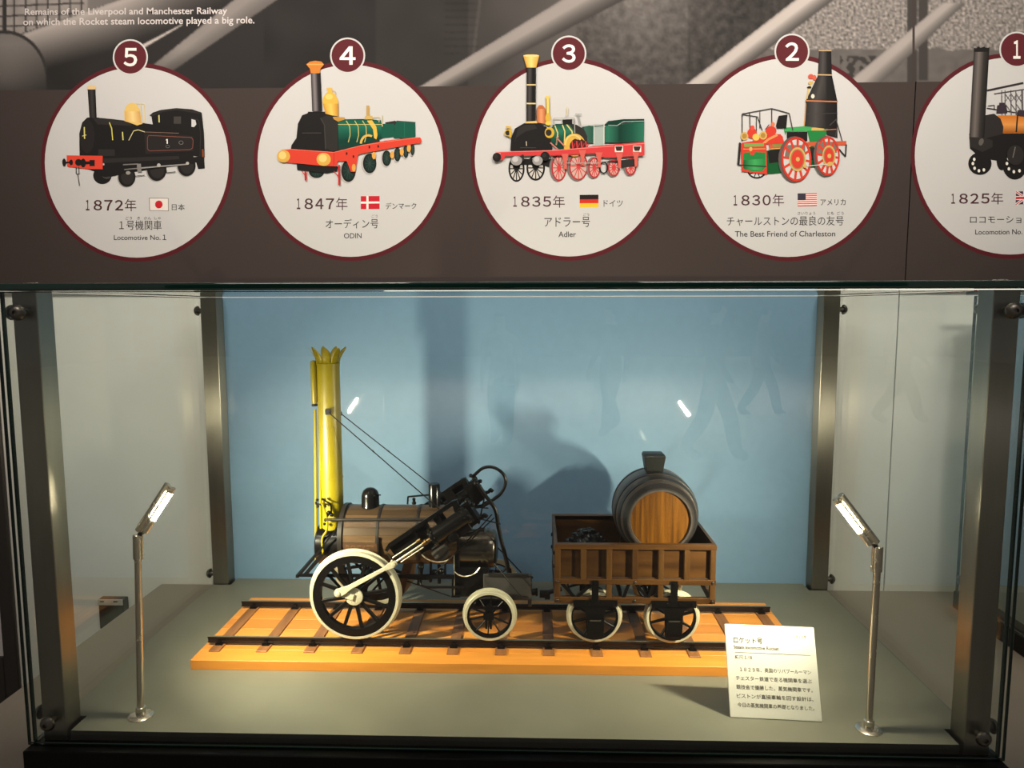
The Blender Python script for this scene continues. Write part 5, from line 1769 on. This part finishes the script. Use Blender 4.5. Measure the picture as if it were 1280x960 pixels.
# ------------------------------------------------------------------ visitors out in the gallery, mirrored faintly in the front glass
def person(label, x, y, turn, stride, coat, trousers, hair_c, height=1.7, arm=0.3, bag=False):
    k = height / 1.72
    t = thing('person', label, 'person', (x, y, FLOOR_Z), 'visitors walking behind the viewer')
    V, E, R = [], [], []

    def add(p, r, parent=None):
        V.append(p)
        R.append(r)
        if parent is not None:
            E.append((parent, len(V) - 1))
        return len(V) - 1
    pel = add((0, 0, 0.93), (0.150, 0.105))
    wst = add((0, 0.005, 1.08), (0.140, 0.100), pel)
    chs = add((0, 0.0, 1.28), (0.165, 0.115), wst)
    shl = add((0, 0.0, 1.41), (0.110, 0.085), chs)
    nck = add((0, 0.01, 1.50), (0.052, 0.055), shl)
    jaw = add((0, 0.028, 1.57), (0.062, 0.078), nck)
    mid = add((0, 0.018, 1.64), (0.074, 0.092), jaw)
    add((0, 0.010, 1.71), (0.055, 0.066), mid)
    add((0, 0.118, 1.605), (0.010, 0.014), mid)              # nose
    for s in (-1, 1):
        f = s * stride
        hip = add((s * 0.095, 0, 0.88), (0.105, 0.11), pel)
        kn = add((s * 0.10, f * 0.20 + 0.04, 0.49), (0.088, 0.092), hip)
        an = add((s * 0.10, f * 0.38 - (0.05 if f < 0 else 0), 0.10 + (0.05 if f < 0 else 0)), (0.074, 0.080), kn)
        add((s * 0.11, f * 0.38 + 0.13, 0.045), (0.040, 0.032), an)
        sh = add((s * 0.185, 0, 1.385), (0.062, 0.062), shl)
        el = add((s * 0.235, -f * arm * 0.35 - 0.02, 1.12), (0.048, 0.048), sh)
        wr = add((s * 0.235, -f * arm * 0.75 + 0.06, 0.89), (0.030, 0.026), el)
        pm = add((s * 0.232, -f * arm * 0.85 + 0.075, 0.825), (0.018, 0.036), wr)
        for j, (dy, ln) in enumerate(((-0.028, 0.062), (-0.010, 0.075), (0.010, 0.080), (0.028, 0.070))):
            kq = add((s * 0.230, -f * arm * 0.85 + 0.078 + dy, 0.785), (0.009, 0.009), pm)
            add((s * 0.220, -f * arm * 0.85 + 0.084 + dy, 0.785 - ln), (0.007, 0.007), kq)
        th = add((s * 0.215, -f * arm * 0.85 + 0.115, 0.825), (0.010, 0.010), pm)
        add((s * 0.208, -f * arm * 0.85 + 0.130, 0.785), (0.008, 0.008), th)
    me = bpy.data.meshes.new('body')
    me.from_pydata([Vector(v) * k for v in V], E, [])
    o = bpy.data.objects.new('body', me)
    C.objects.link(o)
    md = o.modifiers.new('skin', 'SKIN')
    sk = me.skin_vertices[0].data
    for i, r in enumerate(R):
        sk[i].radius = (r[0] * k, r[1] * k)
    sk[0].use_root = True
    sb = o.modifiers.new('smooth', 'SUBSURF')
    sb.levels = sb.render_levels = 2
    dg = bpy.context.evaluated_depsgraph_get()
    m2 = bpy.data.meshes.new_from_object(o.evaluated_get(dg))
    o.modifiers.clear()
    o.data = m2
    m2.materials.clear()
    for nm, c in (('skin_tone', (196, 150, 124)), ('coat_cloth', coat), ('trouser_cloth', trousers), ('shoe_leather', (196, 190, 184) if bag else (30, 28, 28))):
        m2.materials.append(mat(nm, c, 0.75))
    for p in m2.polygons:
        z, ax = p.center.z / k, abs(p.center.x) / k
        p.material_index = 3 if z < 0.085 else (0 if z > 1.475 or (ax > 0.205 and 0.66 < z < 0.885) else (1 if z > 0.80 and not (z < 0.9 and ax < 0.06) else 2))
        p.use_smooth = True
    o.parent = t
    h = B()
    n = 24
    h.lathe((0, 0.004 * k, 1.60 * k), (0, 0, 1), [(0.0, 0.092 * k), (0.05 * k, 0.098 * k), (0.10 * k, 0.086 * k), (0.135 * k, 0.056 * k), (0.150 * k, 0.0)], n, caps=False)
    for v in h.bm.verts:
        if v.co.y > 0.055 * k and v.co.z < 1.67 * k:
            v.co.z = 1.67 * k
    ho = obj('hair', h, mat('hair', hair_c, 0.6), None)
    ho.location = (0, 0, 0)
    ho.parent = t
    if bag:
        g = B().box(0.17 * k, 0.30 * k, -0.14 * k, 0.14 * k, 0.78 * k, 1.02 * k)
        g.bevel(0.02)
        go = obj('shoulder_bag', g, mat('bag_cloth', (150, 120, 90), 0.8), None)
        go.parent = t
    t.rotation_euler = (0, 0, turn)
    return t


person('person in a dark coat walking, mirrored left of the barrel', 1.05, -8.4, 0.9, 0.45, (46, 40, 44), (34, 34, 40), (24, 20, 18), 1.70)
person('person in dark trousers mid stride, mirrored above the barrel to its right', 1.98, -6.7, -1.2, 0.62, (40, 42, 48), (30, 32, 38), (26, 22, 20), 1.74)
person('person with white shoes striding, mirrored near the right end of the blue backdrop', 3.45, -9.8, -1.35, 0.7, (120, 112, 108), (40, 44, 56), (30, 24, 20), 1.68, bag=True)
person('person in black walking, mirrored on the pale wall right of the case', 5.25, -9.3, -1.5, 0.85, (34, 32, 34), (36, 34, 34), (22, 20, 20), 1.72)
person('person in a pale coat standing, mirrored above the engine', -0.35, -7.6, 0.3, 0.15, (176, 160, 150), (60, 58, 62), (40, 32, 28), 1.62)
